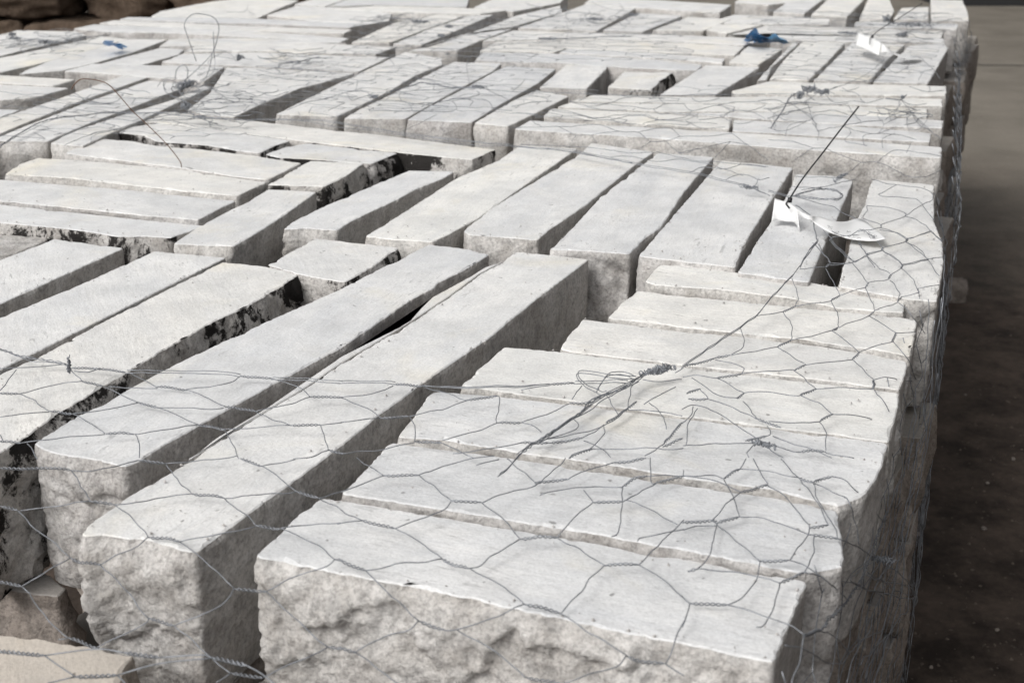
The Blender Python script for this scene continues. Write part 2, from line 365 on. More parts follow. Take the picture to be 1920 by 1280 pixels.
o5 = bpy.data.objects[[o.name for o in COL.objects if str(o.get('label', '')).startswith('longest block in front')][0]]
bpy.context.view_layer.update()
cr = stone([at(x, y, 0) for x, y in P("350,859 403,816 504,756 638,664 764,601 788,574 808,554 882,514 909,497 942,487 902,507 838,554 801,578 771,598 721,628 674,655 640,675 571,722 497,766 420,813 370,847")],
           -.0012, .05, .0048, (M_TOP, M_SIDE), None, None, 'none', .12, name='cracked_edge', cat=None)
bpy.context.view_layer.update(); mw_ = cr.matrix_world.copy(); cr.parent = o5; cr.matrix_parent_inverse = o5.matrix_world.inverted(); cr.matrix_world = mw_
# the lower course that shows at the bottom left, and the beige block of the next stack in front
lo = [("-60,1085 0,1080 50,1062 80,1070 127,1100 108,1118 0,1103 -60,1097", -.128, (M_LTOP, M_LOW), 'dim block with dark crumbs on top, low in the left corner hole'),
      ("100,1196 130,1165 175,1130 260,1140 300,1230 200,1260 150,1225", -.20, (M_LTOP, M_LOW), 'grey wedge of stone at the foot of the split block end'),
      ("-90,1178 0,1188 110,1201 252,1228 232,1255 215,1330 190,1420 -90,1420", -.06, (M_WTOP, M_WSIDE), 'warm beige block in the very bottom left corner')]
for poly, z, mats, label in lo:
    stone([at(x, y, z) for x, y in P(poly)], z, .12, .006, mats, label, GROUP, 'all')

# hidden and half hidden lower courses: rows of blocks aligned with each stack, their ends showing on the right flank
def lower(ulo, uhi, vlo, vhi, courses, w, ds, stackname, lengths, edge, bulge=-.004):
    for c in range(courses):
        z = -TH*(c+1)-.004*(c+1)
        v = vlo+random.uniform(0, .02)
        while v+w*.6 < vhi:
            ww = w*random.uniform(.85, 1.12)
            end = edge(v+ww/2)+bulge+random.uniform(-.020, .010)
            u1 = end; gp = random.choice((.008, .010, .016, .024))
            for L in lengths:
                u0 = u1-L*random.uniform(.9, 1.05)
                if u0 < ulo: u0 = ulo
                if u1-u0 < .08: break
                q = [wuv(u0, v, 0), wuv(u1, v+random.uniform(-.004, .004), 0), wuv(u1+random.uniform(-.012, .012), v+ww-gp, 0), wuv(u0, v+ww-gp, 0)]
                first = u1 == end
                lab = ('weathered block end on the right flank of the %s, under its top course' if first else 'shaded block glimpsed down a gap under the top course of the %s') % stackname
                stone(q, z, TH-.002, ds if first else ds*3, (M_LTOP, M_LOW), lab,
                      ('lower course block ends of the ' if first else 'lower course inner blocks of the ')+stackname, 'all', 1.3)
                u1 = u0-.012
            v += ww
def U(k, i): return uv(BL[k][0][i])
def span(keys):
    us = [uv(p)[0] for k in keys for p in BL[k][0]]; vs = [uv(p)[1] for k in keys for p in BL[k][0]]
    return min(us), max(us), min(vs), max(vs)
sn = span(['N1', 'N2', 'N3', 'N4', 'N5', 'N6', 'T1']); sm = span(['MR', 'ME', 'MB', 'MA', 'FZ', 'FT']); sg = span(['G1', 'G4', 'GK', 'H6'])
sl_ = span(['NA4', 'NA5', 'N9', 'N8'])
def lin(p, q):
    (u0, v0), (u1, v1) = p, q
    return lambda v: u0+(u1-u0)*max(-.1, min(1.1, (v-v0)/(v1-v0)))
edN = lin(uv(at(1470, 1200)), uv(at(1700, 600)))
edM = lin(uv(at(1757, 563)), uv(at(1751, 345)))
edG = lin(uv(at(1765, 290)), uv(at(1778, 88)))
print('SPANS', sn, sm, sg, sl_)
lower(sn[0]-.15, 9, sn[2]+.012, sn[3]+.02, 5, .105, .008, 'nearest stack', (.42, .5), edN, .006)
lower(sm[0]-.1, 9, sm[2]+.02, sm[3]+.03, 3, .125, .014, 'middle stack', (.55, .6, .6), edM)
lower(-9, 9, sg[2]+.03, sg[3], 3, .19, .022, 'far right stack', (.8, .8), edG, .018)
lower(-9, 9, sg[3]+.02, sg[3]+1.25, 3, .24, .03, 'rearmost right stack', (.9,), lambda v: edG(sg[3])+.01, .03)
# long inner blocks under the lengthwise blocks of the nearest stack
for c in range(2):
    u = sl_[0]+.02; z = -(TH+.004)*(c+1)
    while u < sn[0]-.1:
        v0 = sn[2]+.13+max(0, .25-u*.1)*.2
        q = [wuv(u, v0+.2, 0), wuv(u+.1, v0+.16, 0), wuv(u+.1, sl_[3]-.05, 0), wuv(u, sl_[3]-.05, 0)]
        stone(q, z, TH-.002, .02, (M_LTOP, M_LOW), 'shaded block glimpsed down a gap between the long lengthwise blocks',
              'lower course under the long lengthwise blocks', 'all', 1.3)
        u += .112

# ------------------------------------------------------------------ ground
GZ = -.80
def ground_mat():
    m, nt, b = mat('yard paving')
    tc = nt.nodes.new('ShaderNodeTexCoord'); v = tc.outputs['Object']
    c = mix(nt, ramp(nt, noise_tex(nt, v, 3, 5, .6), [(.3, 0), (.7, 1)]), (.130, .116, .096), (.190, .170, .142))
    c = mix(nt, .7, c, ramp(nt, noise_tex(nt, v, 130, 3, .7), [(.35, .62), (.6, 1.2)]), 'MULTIPLY')
    # aisle shade painted as a darker patch that ends a few metres out
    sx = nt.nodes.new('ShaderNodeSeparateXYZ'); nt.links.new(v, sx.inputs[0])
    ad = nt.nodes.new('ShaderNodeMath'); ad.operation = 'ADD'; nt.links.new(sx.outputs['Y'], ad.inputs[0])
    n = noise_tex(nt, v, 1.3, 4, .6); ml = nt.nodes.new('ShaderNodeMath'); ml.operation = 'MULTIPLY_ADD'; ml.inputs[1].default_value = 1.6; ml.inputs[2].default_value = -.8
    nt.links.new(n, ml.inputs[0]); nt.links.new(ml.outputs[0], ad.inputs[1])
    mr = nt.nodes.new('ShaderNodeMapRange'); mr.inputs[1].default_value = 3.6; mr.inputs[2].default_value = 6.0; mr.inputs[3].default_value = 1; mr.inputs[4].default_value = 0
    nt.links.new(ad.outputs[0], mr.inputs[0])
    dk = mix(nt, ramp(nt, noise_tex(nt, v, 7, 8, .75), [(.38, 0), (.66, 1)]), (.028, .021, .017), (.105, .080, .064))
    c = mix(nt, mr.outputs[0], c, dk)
    sp = ramp(nt, noise_tex(nt, v, 45, 3, .6), [(.64, 0), (.72, .4)])
    c = mix(nt, sp, c, (.16, .14, .12))
    nt.links.new(c, b.inputs['Base Color']); b.inputs['Roughness'].default_value = .85; b.inputs['Specular IOR Level'].default_value = .2
    bump(nt, b, noise_tex(nt, v, 160, 4, .7), .003, .6); return m
def box_bm(bm, x0, x1, y0, y1, z0, z1, rot=None):
    vs = [bm.verts.new((x, y, z)) for x in (x0, x1) for y in (y0, y1) for z in (z0, z1)]
    for f in ((0, 1, 3, 2), (4, 6, 7, 5), (0, 4, 5, 1), (2, 3, 7, 6), (0, 2, 6, 4), (1, 5, 7, 3)):
        bm.faces.new([vs[i] for i in f])
    return vs
bm = bmesh.new()
vs = [bm.verts.new(p) for p in ((-150, -20, GZ), (150, -20, GZ), (150, 280, GZ), (-150, 280, GZ))]; bm.faces.new(vs)
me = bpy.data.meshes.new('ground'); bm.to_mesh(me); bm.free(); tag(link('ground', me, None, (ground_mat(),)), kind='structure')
# paving joint across the yard at the right
bm = bmesh.new(); jp = at(1640, 121, GZ); jq = at(1990, 124, GZ)
vs = [bm.verts.new(p) for p in (jp+Vector((0, -.02, .004)), jq+Vector((0, -.02, .004)), jq+Vector((0, .02, .004)), jp+Vector((0, .02, .004)))]; bm.faces.new(vs)
me = bpy.data.meshes.new('paving_joint'); bm.to_mesh(me); bm.free(); tag(link('paving_joint', me, None, (simple('joint filler', (.10, .088, .073), .9),)), kind='structure')

# ------------------------------------------------------------------ dark rock wall at the top left
M_ROCK = split_stone('dark brown rubble', (.14, .105, .08), 0.0, 2.5)
def boulder(c, sx, sy, sz, label, group, name='rubble_stone', m=M_ROCK, sub=4, rz=0):
    bm = bmesh.new(); bmesh.ops.create_icosphere(bm, subdivisions=sub, radius=1); s = random.uniform(0, 99)
    for v in bm.verts:
        p = v.co.copy(); k = max(abs(p.x), abs(p.y), abs(p.z)); p = p.lerp(p/k, .62)
        r = 1+.16*nz(p, 1.3, s)+.08*nz(p, 3.5, s)+.03*nz(p, 9, s)
        v.co = Vector((p.x*sx*r, p.y*sy*r, p.z*sz*r))
    for f in bm.faces: f.smooth = True
    me = bpy.data.meshes.new(name); bm.to_mesh(me); bm.free(); o = link(name, me, None, (m,)); o.location = c; o.rotation_euler = (0, 0, rz)
    return tag(o, label, 'stone', group)
WY = 6.4
a0 = CAM+ray(0, 0)*(WY/ray(0, 0).y); a1 = CAM+ray(600, 0)*(WY/ray(600, 0).y)
row_z = [GZ+.14, GZ+.44, GZ+.72, GZ+.98]
for r, zz in enumerate(row_z):
    x = a0.x-.5-(r % 2)*.2
    while x < a1.x-.05:
        w = random.uniform(.30, .55)
        boulder(Vector((x+w/2, WY+random.uniform(-.05, .05), zz)), w/2*1.04, .22, .155, 'dark brown rubble stone in the wall behind the far left stacks', 'dark rubble stones stacked behind', rz=random.uniform(-.1, .1), sub=5)
        x += w
# dark open shed bay far off at the top right
M_DK = simple('dark painted steel', (.012, .012, .013), .7); M_POST = simple('weathered post', (.10, .09, .08), .8)
root = bpy.data.objects.new('storage_bay', None); COL.objects.link(root)
f0 = at(1836, 11, GZ); root.location = f0
tag(root, 'dark open storage bay with slim posts far off at the top right', 'shed')
def part(name, m, boxes, par):
    bm = bmesh.new()
    for b_ in boxes: box_bm(bm, *b_)
    me = bpy.data.meshes.new(name); bm.to_mesh(me); bm.free(); return link(name, me, par, (m,))
part('back_wall', M_DK, [(-.3, 8, 3.0, 3.1, 0, 3)], root); part('side_wall', M_DK, [(-.4, -.3, .0, 3.1, 0, 3)], root)
part('roof', M_DK, [(-.5, 8, -.2, 3.2, 3.0, 3.1)], root)
part('sill', M_DK, [(-.3, 8, -.05, .3, 0, .10)], root)
for x in (.42, 1.6, 2.8, 4.0, 5.2): part('post', M_POST, [(x, x+.07, -.09, -.055, 0, 3.0)], root)
bm = bmesh.new(); box_bm(bm, 3.15, 3.35, -4, 4.4, GZ, GZ+3.0)  # out-of-view wall, added to shade the ground and right flanks
for k in range(28): box_bm(bm, 3.12, 3.148, -4+k*.3, -4+k*.3+.27, GZ+.02, GZ+2.98)
me = bpy.data.meshes.new('added_shade_wall'); bm.to_mesh(me); bm.free()
tag(link('added_shade_wall', me, None, (simple('dark stained boards', (.06, .045, .035), .8),)), 'unseen dark boarded wall added across the aisle to shade the ground right of the stacks', 'wall')
# loose stone and pebbles on the yard beside the stack
pz = at(1788, 545, GZ+.03)
boulder(pz, .036, .034, .04, 'loose grey lump of stone on the ground beside the middle stack', None, 'loose_stone', M_LOW, 4)
for (x, y) in ((1845, 990), (1746, 1250), (1720, 1000), (1852, 905), (1870, 1180), (1810, 740), (1900, 860)):
    k_ = random.uniform(.35, .75); boulder(at(x, y, GZ+.003), .008*k_, .006*k_, .005*k_, 'tiny brown pebble on the dark ground right of the stacks', 'pebbles on the yard', 'pebble', M_LOW, 2, random.uniform(0, 3))

# ------------------------------------------------------------------ wire
class Wire:
    def __init__(s): s.v = []; s.f = []
    def tube(s, pts, r, n=5):
        if len(pts) < 2: return
        b = len(s.v); L = len(pts); prev = None
        for i, p in enumerate(pts):
            t = (pts[min(i+1, L-1)]-pts[max(i-1, 0)])
            if t.length < 1e-9: t = Vector((1, 0, 0))
            t.normalize()
            if prev is None: prev = t.orthogonal().normalized()
            x = (prev-t*prev.dot(t)); x = x.normalized() if x.length > 1e-6 else t.orthogonal().normalized(); prev = x; y = t.cross(x)
            for k in range(n):
                a = 2*pi*k/n; s.v.append(p+x*(r*cos(a))+y*(r*sin(a)))
        for i in range(L-1):
            for k in range(n):
                k2 = (k+1) % n; s.f.append((b+i*n+k, b+i*n+k2, b+(i+1)*n+k2, b+(i+1)*n+k))
        s.f.append(tuple(b+k for k in reversed(range(n)))); s.f.append(tuple(b+(L-1)*n+k for k in range(n)))
    def twist(s, pts, r, pitch=.0055, n=5, rr=None):
        pts = even(pts, pitch/7); rr = rr or r*.95
        A, B = [], []; prev = None; L = len(pts)
        for i, p in enumerate(pts):
            t = (pts[min(i+1, L-1)]-pts[max(i-1, 0)]).normalized()
            if prev is None: prev = t.orthogonal().normalized()
            x = (prev-t*prev.dot(t)).normalized(); prev = x; y = t.cross(x); a = 2*pi*i/7
            w = min(1, i/4, (L-1-i)/4); o = (x*cos(a)+y*sin(a))*rr*w
            A.append(p+o); B.append(p-o)
        s.tube(A, r, n); s.tube(B, r, n)
    def build(s, name, m, parent=None):
        me = bpy.data.meshes.new(name); me.from_pydata([tuple(v) for v in s.v], [], s.f); me.update()
        for p in me.polygons: p.use_smooth = True
        return link(name, me, parent, (m,))
def smooth(pts, k=5):
    """catmull-rom through the points"""
    if len(pts) < 3: return even(pts, (pts[0]-pts[-1]).length/4+1e-6) if len(pts) == 2 else pts
    P_ = [pts[0]*2-pts[1]]+pts+[pts[-1]*2-pts[-2]]; out = []
    for i in range(1, len(P_)-2):
        p0, p1, p2, p3 = P_[i-1:i+3]
        for j in range(k):
            t = j/k; out.append(.5*((2*p1)+(p2-p0)*t+(2*p0-5*p1+4*p2-p3)*t*t+(3*p1-p0-3*p2+p3)*t*t*t))
    out.append(pts[-1]); return out
def even(pts, ds):
    out = [pts[0]]; acc = 0
    for a, b in zip(pts, pts[1:]):
        L = (b-a).length
        if L < 1e-9: continue
        d = ds-acc
        while d <= L: out.append(a.lerp(b, d/L)); d += ds
        acc = L-(d-ds)
    if (out[-1]-pts[-1]).length > ds*.3 or len(out) < 2: out.append(pts[-1])
    return out
# surface the net lies on: just above the tops, falling away beyond the front and the right edge of the stack
V_FRONT = uv(at(465, 1035))[1]; 
def edge_u(v):
    if v < uv(at(1720, 598))[1]: return edN(v)+.012
    if v < uv(at(1765, 290))[1]: return edM(v)+.008
    return edG(v)+.01
V_MID = uv(at(1000, 500))[1]; V_FAR = uv(at(1000, 262))[1]
def net_z(p):
    u, v = uv(p); z = .0055+.005*(nz(p, 9, 3)+.5)
    if v > V_MID: z += .007
    if v > V_FAR: z += .008
    fr = V_FRONT-v
    if fr > 0: z -= fr*.55
    ri = u-edge_u(v)
    if ri > 0: z -= ri*5.5
    return z
def net_at(px, py, lift=0.0):
    d = ray(px, py); t = .35; st = .004; last = None
    while t < 9:
        p = CAM+d*t; g = p.z-(net_z(p)+lift)
        if g < 0:
            lo_, hi = t-st, t
            for _ in range(10):
                m_ = (lo_+hi)/2; q = CAM+d*m_
                if q.z-(net_z(q)+lift) < 0: hi = m_
                else: lo_ = m_
            return CAM+d*hi
        t += st
    return CAM+d*3
REG = {'a': (0, 860, 3), 'b': (640, 860, 3), 'c': (1280, 860, 3), 'd': (0, 430, 2.9766), 'e': (640, 430, 2.9766), 'f': (1280, 430, 2.9766),
       'h': (0, 200, 4), 'i': (480, 200, 4), 'j': (960, 200, 4), 'k': (1440, 200, 4), 'l': (0, 0, 4), 'm': (480, 0, 4), 'n': (960, 0, 4), 'o': (1440, 0, 4), 'z': (1060, 660, 8)}
